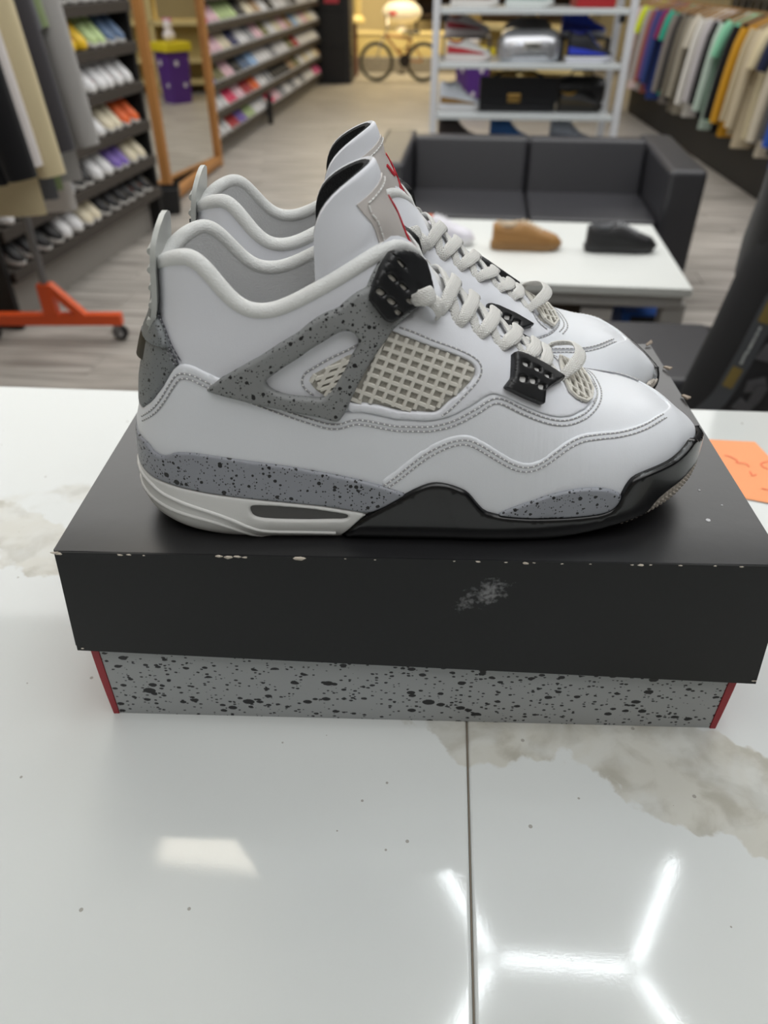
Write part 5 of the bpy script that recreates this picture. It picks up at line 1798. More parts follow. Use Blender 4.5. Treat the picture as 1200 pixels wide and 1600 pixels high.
def at(x, y, z, yaw): return Matrix.Translation((x, y, z)) @ Matrix.Rotation(R(yaw), 4, 'Z')


shop_sneaker('tan sneaker with pale laces on the white coffee table', at(.430, 3.02, .451, -4), (168, 124, 72), (150, 112, 68), (160, 116, 64), (206, 188, 160), (196, 176, 150))
shop_sneaker('black sneaker with grey tongue at the right end of the coffee table', at(.800, 2.99, .451, -4), (38, 38, 40), (44, 44, 46), (30, 30, 32), (128, 130, 134), (90, 92, 96))
shop_sneaker('white sneaker with an orange tab on the coffee table, behind the laces', at(.095, 3.13, .451, -16), (228, 226, 236), (236, 236, 240), (226, 224, 236), (236, 236, 240), (226, 96, 34))
crate = thing('storage_crate', 'dark brown crate under the coffee table', 'crate', (.28, 2.86, 0), (0, 0, TY))
MB().bbox((-.5, 0, 0), (.5, .38, .02), .004).build('base', mat('dark_brown_board', (74, 62, 52), rough=.7), crate, angle=30)
for lo, hi in (((-.5, 0, .02), (.5, .02, .32)), ((-.5, .36, .02), (.5, .38, .32)), ((-.5, .02, .02), (-.48, .36, .32)), ((.48, .02, .02), (.5, .36, .32))):
    MB().bbox(lo, hi, .003).build('side_board', MATS['dark_brown_board'], crate, angle=30)
bb = thing('blue_box', 'bright blue box with a dark window under the right end of the table', 'box', (1.035, 2.80, 0), (0, 0, TY))
MB().bbox((-.09, 0, 0), (.09, .2, .26), .003).build('carton', mat('blue_card', (24, 92, 186), rough=.5), bb, angle=30)
MB().bbox((-.055, -.003, .12), (.085, .003, .25), .002).build('window', mat('dark_print', (28, 30, 40), rough=.5), bb, angle=30)
MB().lathe([(.001, -.002), (.022, -.002), (.024, .002), (.004, .006)], 12, Matrix.Translation((.03, -.004, .20)) @ Matrix.Rotation(R(90), 4, 'X')).build('print', mat('brown_print', (142, 92, 54), rough=.6), bb)

# ------------------------------------------------------------------ sofa and bench
SY = R(-6.5)
sofa = thing('sofa', 'black leather two-seat sofa with square arms behind the coffee table', 'sofa', (.665, 3.50, 0), (0, 0, SY))
sw = .745
MB().bbox((-sw + .02, .06, .05), (sw - .02, .84, .26), .02).build('base', LEATHER_K, sofa)
for s_ in (-1, 1):
    MB().bbox((min(s_ * sw, s_ * (sw - .165)), 0, .05), (max(s_ * sw, s_ * (sw - .165)), .86, .655), .028).build('arm', LEATHER_K, sofa)
    MB().bbox((min(s_ * .003, s_ * (sw - .168)), .02, .25), (max(s_ * .003, s_ * (sw - .168)), .56, .435), .022).build('seat_cushion', LEATHER_K, sofa)
    Mx = Matrix.Translation((0, .50, .40)) @ Matrix.Rotation(R(-14), 4, 'X')
    MB().bbox((min(s_ * .003, s_ * (sw - .168)), 0, 0), (max(s_ * .003, s_ * (sw - .168)), .15, .285), .024, Mx).build('back_cushion', LEATHER_K, sofa)
MB().bbox((-sw + .01, .68, .05), (sw - .01, .86, .64), .03).build('backrest', LEATHER_K, sofa)
for x_ in (-sw + .05, sw - .10):
    for y_ in (.06, .76):
        MB().bbox((x_, y_, 0), (x_ + .05, y_ + .05, .06), .005).build('foot', mat('sofa_foot', (60, 60, 62), rough=.4, metal=.6), sofa)
bench = thing('bench', 'black leather bench with stitched seat between the counter and the coffee table', 'bench', (.34, 1.88, 0), (0, 0, R(-5)))
MB().bbox((-.62, 0, .12), (.66, .42, .40), .02).build('base', LEATHER_K, bench)
MB().bbox((-.63, -.01, .38), (.67, .43, .455), .03).build('seat', LEATHER_K, bench)
mb = MB()
for k in range(44):
    mb.bbox((-.60 + k * .0285, .395, .447), (-.588 + k * .0285, .399, .4560), .001)
mb.build('seam', mat('bench_seam', (84, 84, 88), rough=.6), bench, kind='stuff')
for x_ in (-.58, .56):
    for y_ in (.04, .32):
        MB().bbox((x_, y_, 0), (x_ + .05, y_ + .05, .13), .005).build('leg', MATS['sofa_foot'], bench)

# ------------------------------------------------------------------ white display stand behind the sofa
POST = mat('white_metal_post', (206, 208, 212), rough=.4, spec=.5)
GLASSW = mat('shelf_white_glass', (200, 206, 208), rough=.15, spec=.6)
DY = R(-4)
DO = Matrix.Translation((.303, 5.12, 0)) @ Matrix.Rotation(DY, 4, 'Z')
stand = thing('display_stand', 'white metal display stand with pale glass shelves behind the sofa', 'display stand', (.303, 5.12, 0), (0, 0, DY))
for x_ in (0, 1.115):
    for y_ in (0, .42):
        MB().bbox((x_ - .02, y_ - .02, 0), (x_ + .02, y_ + .02, 1.95), .004).build('post', POST, stand, angle=30)
SHELF_Z = (.10, .43, .625, .895, 1.165, 1.45, 1.74)
for z in SHELF_Z:
    MB().bbox((.022, -.015, z - .030), (1.093, .435, z), .004).build('shelf', GLASSW, stand, angle=30)
for z in (1.125,):
    for x_ in (.035, 1.045):
        MB().bbox((x_, .0, z - .03), (x_ + .035, .03, z + .04), .004).build('bracket', mat('black_bracket', (26, 26, 28), rough=.5), stand, angle=30)


def dis(x, y, z, yaw): return DO @ Matrix.Translation((x, y, z + .001)) @ Matrix.Rotation(R(yaw), 4, 'Z')


G_ = 'footwear on the white display stand'
shop_sneaker('red and white sneaker at the left end of the middle display shelf', dis(.06, .12, .895, 2), (206, 206, 204), (222, 214, 212), (178, 34, 44), (230, 228, 226), (160, 40, 46), G_)
rs = thing('shelf_riser', 'grey riser behind the red and white sneaker', 'riser', group=None)
rs.matrix_world = dis(.04, .26, .895, 0)
MB().bbox((0, 0, 0), (.30, .13, .012), .003, Matrix.Translation((0, 0, .10))).build('top', mat('riser_grey', (120, 116, 114), rough=.5), rs)
for x_ in (0, .285):
    MB().bbox((x_, 0, 0), (x_ + .015, .13, .10), .003).build('side', MATS['riser_grey'], rs)
shop_sneaker('white sneaker with a dark red heel, raised on the riser', dis(.05, .325, 1.008, 0), (196, 194, 196), (206, 198, 198), (150, 40, 56), (220, 218, 218), (130, 36, 50), G_)
SILVER = mat('silver_leather', (196, 198, 204), rough=.22, metal=.75)
bag = thing('silver_bag', 'crumpled silver handbag on the middle display shelf', 'handbag')
bag.matrix_world = dis(.39, .035, .895, 0)
rings = []
for z, wx, wy in ((0, .17, .085), (.02, .185, .10), (.10, .185, .095), (.15, .16, .07), (.165, .12, .04)):
    rings.append([Vector((.17 + wx * math.copysign(abs(math.cos(g)) ** .5, math.cos(g)) * (1 + .03 * math.sin(5 * g + z * 40)), .10 + wy * math.copysign(abs(math.sin(g)) ** .6, math.sin(g)) * (1 + .05 * math.cos(7 * g + z * 60)), z)) for g in [2 * math.pi * k / 24 for k in range(24)]])
MB().loft(rings).build('body', SILVER, bag)
MB().bbox((.13, -.004, .06), (.23, .012, .105), .006).build('clasp', mat('bright_clasp', (245, 245, 240), rough=.12, metal=.9), bag)
cap_ = thing('grey_bag', 'grey cloth bag with a domed top standing behind the silver bag', 'bag')
cap_.matrix_world = dis(.46, .325, .895, 0)
rings = []
for z, wx, wy in ((0, .14, .075), (.10, .15, .085), (.165, .145, .08), (.195, .11, .06), (.212, .05, .03)):
    rings.append([Vector((.10 + wx * math.cos(g), .0 + wy * math.sin(g), z)) for g in [2 * math.pi * k / 18 for k in range(18)]])
MB().loft(rings).build('body', mat('grey_cloth', (122, 122, 124), rough=.8), cap_)
MB().tube([(.06, 0, .205), (.07, 0, .222), (.13, 0, .222), (.14, 0, .205)], .007, n=6).build('handle', MATS['grey_cloth'], cap_)
mug = thing('dark_canister', 'dark grey canister between the silver bag and the blue sneakers', 'canister')
mug.matrix_world = dis(.745, .20, .895, 0)
MB().lathe([(.030, 0), (.033, .006), (.033, .10), (.030, .104)], 16).build('body', mat('canister_grey', (70, 70, 76), rough=.5), mug)
MB().lathe([(.034, .100), (.034, .118), (.020, .124)], 16).build('lid', mat('canister_lid', (48, 48, 52), rough=.5), mug)
shop_sneaker('blue and black high-top sneaker on the right of the middle display shelf', dis(.78, .10, .895, 4), (24, 26, 36), (214, 216, 226), (42, 62, 190), (90, 110, 190), (30, 40, 140), G_, True)
shop_sneaker('bright blue high-top sneaker raised behind the blue and black one', dis(.76, .31, 1.008, 6), (28, 62, 196), (206, 210, 222), (20, 40, 150), (60, 90, 210), (20, 30, 60), G_, True)
rs = thing('shelf_riser', 'dark riser under the bright blue sneaker', 'riser')
rs.matrix_world = dis(.75, .24, .895, 0)
MB().bbox((0, 0, .10), (.31, .13, .112), .003).build('top', MATS['dark_print'], rs)
for x_ in (0, .295):
    MB().bbox((x_, 0, 0), (x_ + .015, .13, .10), .003).build('side', MATS['dark_print'], rs)
shop_sneaker('white high-top sneaker with gold trim at the left of the lower display shelf', dis(.03, .14, .625, 6), (216, 222, 232), (222, 222, 224), (150, 116, 66), (226, 226, 230), (176, 180, 188), G_, True)
bk = thing('black_bag', 'boxy black handbag with a gold clasp on the lower display shelf', 'handbag')
bk.matrix_world = dis(.285, .10, .625, 0)
MB().bbox((0, 0, 0), (.47, .16, .175), .015).build('body', mat('black_bag_leather', (20, 20, 23), rough=.35), bk)
MB().bbox((-.004, -.008, .06), (.474, .012, .19), .008).build('flap', MATS['black_bag_leather'], bk)
MB().bbox((.17, -.016, .052), (.25, -.004, .100), .006).build('clasp', mat('gold_metal', (186, 150, 84), rough=.3, metal=.8), bk)
mb = MB().tube([(.08, .08, .175), (.14, .08, .205), (.33, .08, .205), (.39, .08, .175)], .009, n=8)
mb.build('handle', MATS['black_bag_leather'], bk)
shop_sneaker('black sneaker with gold accents at the right of the lower display shelf', dis(.77, .14, .625, 0), (22, 22, 24), (34, 32, 28), (52, 44, 26), (40, 40, 40), (150, 116, 40), G_)
df = thing('black_duffel', 'soft black duffel bag behind the black sneaker on the lower display shelf', 'bag')
df.matrix_world = dis(.77, .32, .625, 0)
MB().loft([[Vector((x_, .075 * s_ * math.copysign(abs(math.cos(g)) ** .7, math.cos(g)), .09 + .088 * s_ * math.copysign(abs(math.sin(g)) ** .8, math.sin(g)))) for g in [2 * math.pi * k / 16 for k in range(16)]] for x_, s_ in ((0, .55), (.015, .88), (.08, 1.0), (.16, .97), (.24, 1.0), (.295, .88), (.31, .55))]).build('body', MATS['black_bag_leather'], df)
MB().tube([(.08, -.02, .17), (.10, -.02, .205), (.21, -.02, .205), (.23, -.02, .17)], .007, n=6).build('handle', MATS['black_bag_leather'], df)
shop_sneaker('grey high-top sneaker on the bottom display shelf, right of the blue one', dis(.74, .14, .43, 0), (160, 166, 178), (186, 190, 196), (110, 116, 128), (200, 204, 210), None, G_, True)
shop_sneaker('blue high-top sneaker on the bottom display shelf', dis(.36, .14, .43, 0), (34, 88, 148), (60, 90, 120), (28, 66, 120), (160, 180, 196), None, G_, True)
shop_sneaker('dark brown high-top sneaker at the left of the bottom display shelf', dis(.03, .14, .43, 0), (48, 38, 36), (52, 44, 42), (60, 40, 40), (80, 70, 66), None, G_, True)
rb = thing('red_box', 'flat red box on the right of the upper display shelf', 'box')
rb.matrix_world = dis(.80, .06, 1.165, 0)
MB().bbox((0, 0, 0), (.22, .28, .08), .004).build('carton', mat('red_carton', (158, 26, 32), rough=.5), rb)
MB().bbox((-.004, -.004, .055), (.224, .284, .085), .004).build('lid', mat('red_carton_lid', (170, 30, 36), rough=.5), rb)
shop_sneaker('pale green and white sneaker in the middle of the upper display shelf', dis(.40, .14, 1.165, 0), (196, 212, 208), (220, 226, 224), (150, 186, 184), (226, 226, 226), None, G_)
shop_sneaker('white sneaker at the left of the upper display shelf', dis(.08, .14, 1.165, 0), (212, 206, 200), (226, 224, 220), (150, 120, 110), (226, 226, 226), None, G_)

MIRROR_YAW = 6.0

# ------------------------------------------------------------------ the two slanted shoe racks on the left
RACK_WOOD = mat('dark_rack_board', (58, 52, 47), rough=.55, var=.1, vscale=6)
RACK_BLACK = mat('black_rack_panel', (20, 19, 19), rough=.7)
PLINTH = mat('rack_plinth', (150, 146, 140), rough=.6)
ORD = ['first', 'second', 'third', 'fourth', 'fifth', 'sixth', 'seventh', 'eighth', 'ninth', 'tenth', 'eleventh', 'twelfth', 'thirteenth', 'fourteenth',
       'fifteenth', 'sixteenth', 'seventeenth', 'eighteenth', 'nineteenth', 'twentieth', 'twenty-first', 'twenty-second', 'twenty-third', 'twenty-fourth', 'twenty-fifth', 'twenty-sixth', 'twenty-seventh', 'twenty-eighth', 'twenty-ninth', 'thirtieth', 'thirty-first', 'thirty-second', 'thirty-third', 'thirty-fourth', 'thirty-fifth', 'thirty-sixth']
TILT = 27
SD = .30


def rack(near, farp, zs, label, name_end, height, plinth_z, set_back=.05):
    """slanted shelves between two floor points (front line); returns its matrix: x along the front, -y towards the aisle"""
    a, b = Vector((*near, 0)), Vector((*farp, 0))
    ang = math.atan2(b.y - a.y, b.x - a.x)
    L = (b - a).length
    M = Matrix.Translation(a) @ Matrix.Rotation(ang, 4, 'Z')
    t = thing('shoe_rack', label, 'shoe rack')
    t.matrix_world = M
    back = SD * math.cos(R(TILT)) + .03
    MB().bbox((-.02, back, 0), (L + .02, back + .03, height), .004).build('back_panel', RACK_BLACK, t, angle=30)
    for x_ in (-.03, L):
        MB().bbox((x_, .015, 0), (x_ + .03, back, height), .004).build('side_panel', RACK_BLACK, t, angle=30)
    MB().bbox((0, set_back, .0), (L, set_back + .02, plinth_z), .004).build('plinth', PLINTH, t, angle=30)
    for z in zs:
        Mx = Matrix.Translation((0, .0, z)) @ Matrix.Rotation(R(TILT), 4, 'X')
        s = MB().bbox((0, 0, -.018), (L, SD, 0), .003, Mx).build('shelf', RACK_WOOD, t, angle=30)
        MB().bbox((0, -.012, z - .038), (L, .006, z + .012), .003).build('shelf_lip', RACK_WOOD, s, angle=30)
    return t, M, L


WHITE_ = (226, 226, 228)
CN = {'w': ('white', WHITE_), 'g': ('grey', (150, 152, 158)), 'k': ('black', (30, 30, 33)), 'r': ('red', (176, 34, 44)), 'b': ('blue', (40, 78, 170)), 'n': ('navy blue', (38, 46, 92)),
      'p': ('pink', (222, 92, 148)), 'q': ('pale pink', (232, 192, 204)), 'y': ('yellow', (226, 186, 34)), 'l': ('pale green', (178, 200, 140)), 'L': ('neon green', (190, 232, 40)), 'o': ('orange', (226, 98, 34)),
      'c': ('cream', (222, 212, 186)), 't': ('tan', (176, 146, 112)), 'v': ('purple', (120, 96, 176)), 's': ('sky blue', (150, 186, 226)), 'd': ('dark grey', (76, 78, 84)), 'e': ('olive', (120, 118, 76)),
      'h': ('hot pink', (232, 48, 104)), 'u': ('slate blue', (84, 108, 140))}


def fill_shelf(M, L, z, code, where, group, x0, pitch, rev=False, start=0):
    """one sneaker per letter pair: upper, panel; x grows away from the camera"""
    for i, cd in enumerate([c for c in code.split() for _ in (0, 1)]):          # shoes stand in pairs
        if cd == '--': continue
        u_, p_ = CN[cd[0]], CN[cd[1]]
        x = x0 + i * pitch
        if x > L - .05: break
        Mx = M @ Matrix.Translation((x, 0, z)) @ Matrix.Rotation(R(TILT), 4, 'X') @ Matrix.Translation((0, .283, .001)) @ Matrix.Rotation(R(-90 + ((i * 37) % 7 - 3)), 4, 'Z')
        soles = {'w': (236, 236, 234), 'k': (40, 40, 42)}
        col = u_[0] + ('' if cd[0] == cd[1] else ' and ' + p_[0])
        shop_sneaker('%s sneaker, %s from near end, %s' % (col, ORD[i], where), Mx, u_[1], CN[cd[2]][1] if len(cd) > 2 else (232, 231, 228), p_[1],
                     group=group, laces=tuple(min(255, int(v * .9 + 26)) for v in u_[1]))


r1, M1, L1 = rack((-1.665, 3.28), (-1.393, 4.86), (1.20, 1.01, .82, .62, .43, .25), 'near black shoe rack with slanted dark shelves along the left side', 'near', 2.0, .17, .09)
g1 = 'sneakers on the near shoe rack'
rows1 = [(1.20, 'ww gk bn wg kk ww wk gg ww kw', 'top shelf, near rack'),
         (1.01, 'ww yy bb nb ypy ll uu sw wr ww gg', 'second shelf, near rack'),
         (.82, 'yw ww ww wr ww wr wr ww ws ug', 'third shelf, near rack'),
         (.62, 'll gw ws cc ww ct oo cw gk rr', 'fourth shelf, near rack'),
         (.43, 'ww rk gw kw ww vw cl nk kk bb', 'fifth shelf, near rack'),
         (.25, 'kw kk ww cw kd kk kr ww wq rr', 'bottom shelf, near rack')]
for z, code, where in rows1:
    fill_shelf(M1, L1, z, code, where, g1, .10, .104)

r2, M2, L2 = rack((-1.450, 6.78), (-.865, 11.85), (1.16, .95, .74, .535, .33, .13), 'long far black shoe rack with slanted dark shelves beyond the wooden frame', 'far', 2.0, .08)
g2 = 'sneakers on the far shoe rack'
rows2 = [(.95, 'pp qc le lw kw ct tw wq kk wg ww gw kk wk ww gw wk ww', 'top shelf, far rack'),
         (.74, 'qq qw cw nr ws gw qr ew wL cr qw tw sg ws qo cq wk gw', 'second shelf, far rack'),
         (.535, 'bw ek qk kk us sb wq wk gw wg wk ew rk ww wg ww wk gw', 'third shelf, far rack'),
         (.33, 'wg ww hq qw rv ow ww gl kk kd ke tw ec wc cw wk ct tc', 'fourth shelf, far rack'),
         (.13, 'ww wk rh vb lw wg wq hr qw gr wk gw wg gw wk wg pv pr', 'bottom shelf, far rack')]
for z, code, where in rows2:
    fill_shelf(M2, L2, z, code, where, g2, .13, .142)
MB().bbox((1.9, -.06, 0), (1.95, -.015, .28), .004).build('front_leg', RACK_BLACK, r2)

# wooden-framed mirror standing between the two racks
PINE = mat('orange_pine', (176, 122, 66), rough=.5, var=.12, vscale=5)
fr = thing('standing_mirror', 'tall mirror in an orange-brown wooden frame between the two shoe racks', 'mirror')
fr.matrix_world = Matrix.Translation((-1.505, 5.42, 0)) @ Matrix.Rotation(R(90 - 5.2), 4, 'Z')
for x_ in (0, 1.27):
    MB().bbox((x_, -.03, 0), (x_ + .06, .03, 2.0), .005).build('post', PINE, fr, angle=30)
MB().bbox((.06, -.03, .02), (1.27, .03, .075), .005).build('bottom_rail', PINE, fr, angle=30)
MB().bbox((.06, -.03, 1.94), (1.27, .03, 2.0), .005).build('top_rail', PINE, fr, angle=30)
MG = Matrix.Translation((1.262, .004, 0)) @ Matrix.Rotation(R(-MIRROR_YAW), 4, 'Z')          # the glass sits a little askew in its frame
MB().bbox((-1.19, -.002, .076), (0, .002, 1.94), .001, MG).build('mirror_glass', mat('mirror_silver', (232, 232, 228), rough=.02, metal=1.0), fr, smooth=False)
MB().bbox((-1.19, .003, .04), (.0, .018, 1.96), .002, MG).build('back_board', RACK_BLACK, fr, angle=30)
ft = thing('black_bin', 'small black bin at the foot of the mirror frame, by the near rack', 'bin', (-1.455, 5.27, 0), (0, 0, R(10)))
MB().loft([[Vector((sx * w_, sy * w_, z)) for sx, sy in ((-1, -1), (1, -1), (1, 1), (-1, 1))] for z, w_ in ((0, .06), (.015, .065), (.16, .075), (.165, .07), (.03, .055))]).build('tub', mat('black_bin_plastic', (24, 24, 26), rough=.5), ft)

# mirrored in the glass, standing behind the display stand: purple bin with a yellow rim, pale yellow shelving
bn = thing('purple_bin', 'tall purple bin with a yellow rim, mirrored in the wooden-framed mirror', 'bin', (.985, 9.51, 0), (0, 0, R(22)))
bn.scale = (.8, .8, .95)
MB().loft([[Vector((sx * w_, sy * w_, z)) for sx, sy in ((-1, -1), (1, -1), (1, 1), (-1, 1))] for z, w_ in ((0, .15), (.30, .165), (.56, .18))]).build('tub', mat('purple_plastic', (88, 48, 132), rough=.45), bn, angle=30)
MB().bbox((-.22, -.22, .56), (.22, .22, .66), .02).build('rim', mat('yellow_plastic', (226, 206, 40), rough=.45), bn)
mb = MB()
for a_ in (0, 90, 180, 270):
    for x_, z_, s_ in ((.05, .44, .034), (-.06, .20, .028)):
        mb.lathe([(s_, 0), (s_ * .9, .004), (s_ * .3, .006)], 10, Matrix.Rotation(R(a_), 4, 'Z') @ Matrix.Translation((x_, -.158 - .03 * z_ / .56, z_)) @ Matrix.Rotation(R(90), 4, 'X'))
mb.build('white_flower_print', mat('white_print', (226, 220, 226), rough=.7), bn, kind='stuff')
pl = thing('pink_soft_toy', 'white and pink soft toy sitting on the yellow rim of the purple bin', 'soft toy', (.98, 9.51, .630))
pl.scale = (.8, .8, .8)
MB().lathe([(.02, 0), (.08, .03), (.09, .08), (.05, .14), (.065, .18), (.06, .23), (.02, .27)], 14).build('body', mat('white_plush', (230, 222, 224), rough=.9), pl)
for s_ in (-1, 1):
    MB().tube([(s_ * .03, 0, .23), (s_ * .045, 0, .26), (s_ * .05, 0, .29)], [.018, .024, .012], n=8).build('ear', mat('pink_plush', (222, 120, 170), rough=.9), pl)
sh = thing('cream_shelving', 'pale yellow wooden shelving at the rear, mirrored in the wooden-framed mirror', 'shelving', (.93, 10.36, 0), (0, 0, R(-28)))
CREAM_W = mat('cream_wood', (216, 196, 138), rough=.6)
for x_ in (0, .72, 1.44):
    MB().bbox((x_, 0, 0), (x_ + .06, .4, 2.0), .004).build('upright', CREAM_W, sh, angle=30)
for z in (.10, .34, .74, 1.12):
    MB().bbox((.06, .0, z), (1.44, .4, z + .05), .004).build('shelf', CREAM_W, sh, angle=30)
MB().bbox((0, .39, 0), (1.5, .41, .74), .003).build('back_panel', mat('cream_panel', (196, 178, 120), rough=.7), sh, angle=30)

# ------------------------------------------------------------------ rear of the shop
tw = thing('black_tower', 'tall black display tower with a small red sign at the end of the far rack', 'display tower', (-.70, 11.92, 0), (0, 0, R(-5)))
KP = mat('black_laminate', (19, 19, 21), rough=.5)
MB().bbox((-.22, 0, 0), (.17, .45, 2.1), .006).build('body', KP, tw, angle=30)
MB().bbox((.17, -.02, 0), (.24, .45, 2.1), .006).build('side_post', mat('black_post', (34, 34, 37), rough=.45), tw, angle=30)
for z in (.42, .84):
    MB().bbox((-.21, -.012, z), (.16, .004, z + .02), .003).build('ledge', KP, tw, angle=30)
sg = MB().bbox((-.10, -.015, .93), (.10, .002, 1.02), .03).build('sign', mat('red_sign', (204, 66, 82), rough=.5), tw)

BIKE_F = mat('bike_frame_tan', (196, 140, 84), rough=.4, metal=.2)
TYRE = mat('bike_tyre', (86, 82, 66), rough=.8)
bike = thing('bmx_bicycle', 'small tan bicycle with dark tyres parked in the warm-lit back room', 'bicycle', (-.105, 12.15, 0), (0, 0, R(-4)))
RW = .245


def ring_mesh(R_, r_, n=28, k=8):
    vs, fs = [], []
    for i in range(n):
        a_ = 2 * math.pi * i / n
        for j in range(k):
            b_ = 2 * math.pi * j / k
            vs.append(((R_ + r_ * math.cos(b_)) * math.cos(a_), r_ * math.sin(b_), (R_ + r_ * math.cos(b_)) * math.sin(a_)))
            fs.append((i * k + j, i * k + (j + 1) % k, ((i + 1) % n) * k + (j + 1) % k, ((i + 1) % n) * k + j))
    return vs, fs


for cx in (0, .66):
    wv_, wf_ = ring_mesh(RW - .024, .024)
    tyre = MB().add([(x + cx, y, z + RW) for x, y, z in wv_], wf_).build('tyre', TYRE, bike)
    wv_, wf_ = ring_mesh(RW - .05, .010)
    mb = MB().add([(x + cx, y, z + RW) for x, y, z in wv_], wf_)
    for k in range(10):
        a_ = math.pi * 2 * k / 10
        mb.tube([(cx, 0, RW), (cx + (RW - .05) * math.cos(a_), 0, RW + (RW - .05) * math.sin(a_))], .0022, n=4)
    mb.tube([(cx, -.05, RW), (cx, .05, RW)], .02, n=8)
    mb.build('rim_and_spokes', mat('bike_rim', (196, 186, 160), rough=.35, metal=.5), bike)
mb = MB()
head, bb_, seat_, rear = (.115, 0, .56), (.40, 0, .26), (.47, 0, .52), (.66, 0, RW)
for p, q, r_ in ((head, bb_, .018), (head, seat_, .016), (seat_, bb_, .016)):
    mb.tube([p, q], r_, n=8)
for s_ in (-.035, .035):
    mb.tube([bb_, (.66, s_, RW)], .010, n=6)
    mb.tube([seat_, (.66, s_, RW)], .009, n=6)
mb.build('frame', BIKE_F, bike)
mb = MB()
for s_ in (-.045, .045):
    mb.tube([(.10, s_ * .6, .54), (.06, s_, .46), (0, s_, RW)], .011, n=6)
mb.build('fork', mat('bike_fork', (206, 202, 196), rough=.3, metal=.6), bike)
mb = MB().tube([(.125, 0, .56), (.15, 0, .64)], .014, n=8)
mb.tube([(.15, 0, .64), (.15, -.10, .70), (.14, -.22, .80), (.20, -.30, .80)], .010, n=6).tube([(.15, 0, .64), (.15, .10, .70), (.14, .22, .80), (.20, .30, .80)], .010, n=6)
mb.build('handlebar', MATS['bike_fork'], bike)
MB().tube([(.47, 0, .52), (.49, 0, .58)], .012, n=6).build('seat_post', MATS['bike_fork'], bike)
MB().loft([[Vector((x, w_ * math.cos(g), .595 + h_ * math.sin(g))) for g in [2 * math.pi * k / 10 for k in range(10)]] for x, w_, h_ in ((.36, .012, .012), (.44, .035, .018), (.54, .07, .022), (.60, .05, .018))]).build('saddle', mat('bike_saddle', (40, 34, 30), rough=.6), bike)
mb = MB().lathe([(.075, -.004), (.08, 0), (.075, .004)], 20, Matrix.Translation((.40, -.045, .26)) @ Matrix.Rotation(R(90), 4, 'X'))
mb.tube([(.40, -.05, .26), (.36, -.06, .12)], .009, n=6).tube([(.40, .05, .26), (.44, .06, .40)], .009, n=6)
mb.bbox((.31, -.13, .105), (.41, -.06, .13), .005).bbox((.39, .06, .39), (.49, .13, .415), .005)
mb.build('crank_and_pedals', mat('bike_crank', (52, 44, 36), rough=.4, metal=.4), bike)

# goods round the bicycle
bx = thing('cream_cabinet', 'long low cream cabinet behind the bicycle', 'cabinet', (-.42, 13.55, 0), (0, 0, R(-5)))
MB().bbox((0, 0, 0), (2.3, .45, .46), .01).build('body', mat('cream_laminate', (236, 216, 150), rough=.5), bx, angle=30)
MB().bbox((-.02, -.02, .46), (2.32, .47, .50), .008).build('top', mat('cream_top', (226, 208, 152), rough=.5), bx, angle=30)
for x_ in (.02, .78, 1.54):
    d_ = MB().bbox((x_, -.012, .04), (x_ + .73, .004, .44), .004).build('door', MATS['cream_laminate'], bx, angle=30)
    MB().bbox((x_ + .64, -.024, .22), (x_ + .68, -.010, .30), .003).build('handle', MATS['gold_metal'], d_, angle=30)
bal = thing('blimp_balloon', 'white blimp-shaped inflatable with a red mark on the cream cabinet', 'inflatable', (.27, 13.72, .505))
prof = [(.005, -.30), (.07, -.28), (.13, -.20), (.155, -.08), (.158, .04), (.14, .16), (.10, .25), (.05, .30), (.005, .315)]
MB().lathe(prof, 20, Matrix.Translation((0, 0, .24)) @ Matrix.Rotation(R(90), 4, 'Y')).build('body', mat('white_vinyl', (244, 238, 226), rough=.4), bal)
MB().bbox((-.20, -.152, .21), (-.06, -.140, .27), .02).build('red_mark', mat('red_print', (206, 44, 52), rough=.5), bal)
MB().lathe([(.10, 0), (.09, .03), (.05, .085)], 16).build('base', MATS['white_vinyl'], bal)
lp_ = thing('cream_pedestal', 'cream pedestal column with a wide foot, left of the bicycle', 'pedestal', (-.44, 12.75, 0))
MB().lathe([(.05, 0), (.05, .66)], 12).build('stem', mat('brown_stem', (112, 62, 44), rough=.5), lp_)
MB().lathe([(.15, .66), (.17, .68), (.16, .72), (.11, .76), (.11, 1.5)], 20).build('column', mat('cream_gloss', (238, 214, 142), rough=.35), lp_)
bnr = thing('red_banner', 'narrow red banner hanging beside the black tower', 'banner', (-.545, 12.9, 1.05))
MB().bbox((-.07, -.005, 0), (.07, .005, 1.2), .002).build('cloth', mat('red_cloth', (198, 44, 48), rough=.8), bnr)
MB().tube([(-.09, 0, 1.2), (.09, 0, 1.2)], .012, n=8).build('rod', mat('banner_rod', (60, 60, 60), rough=.5), bnr)
ds = thing('wall_shelf', 'dark shelf of small goods on the back wall, above the balloon', 'shelf', (.50, 14.3, 0), (0, 0, R(-5)))
MB().bbox((0, .30, .60), (2.6, .34, 2.0), .004).build('back_board', mat('shelf_brown', (62, 48, 36), rough=.7), ds, angle=30)
for z in (.66, .92, 1.22):
    MB().bbox((0, 0, z), (2.6, .32, z + .03), .004).build('board', MATS['shelf_brown'], ds, angle=30)
for s_, x_ in ((0, 0), (1, 2.57)):
    MB().bbox((x_, .0, 0), (x_ + .03, .32, 2.0), .004).build('side', MATS['shelf_brown'], ds, angle=30)
SM = Matrix.Translation((.50, 14.3, 0)) @ Matrix.Rotation(R(-5), 4, 'Z')
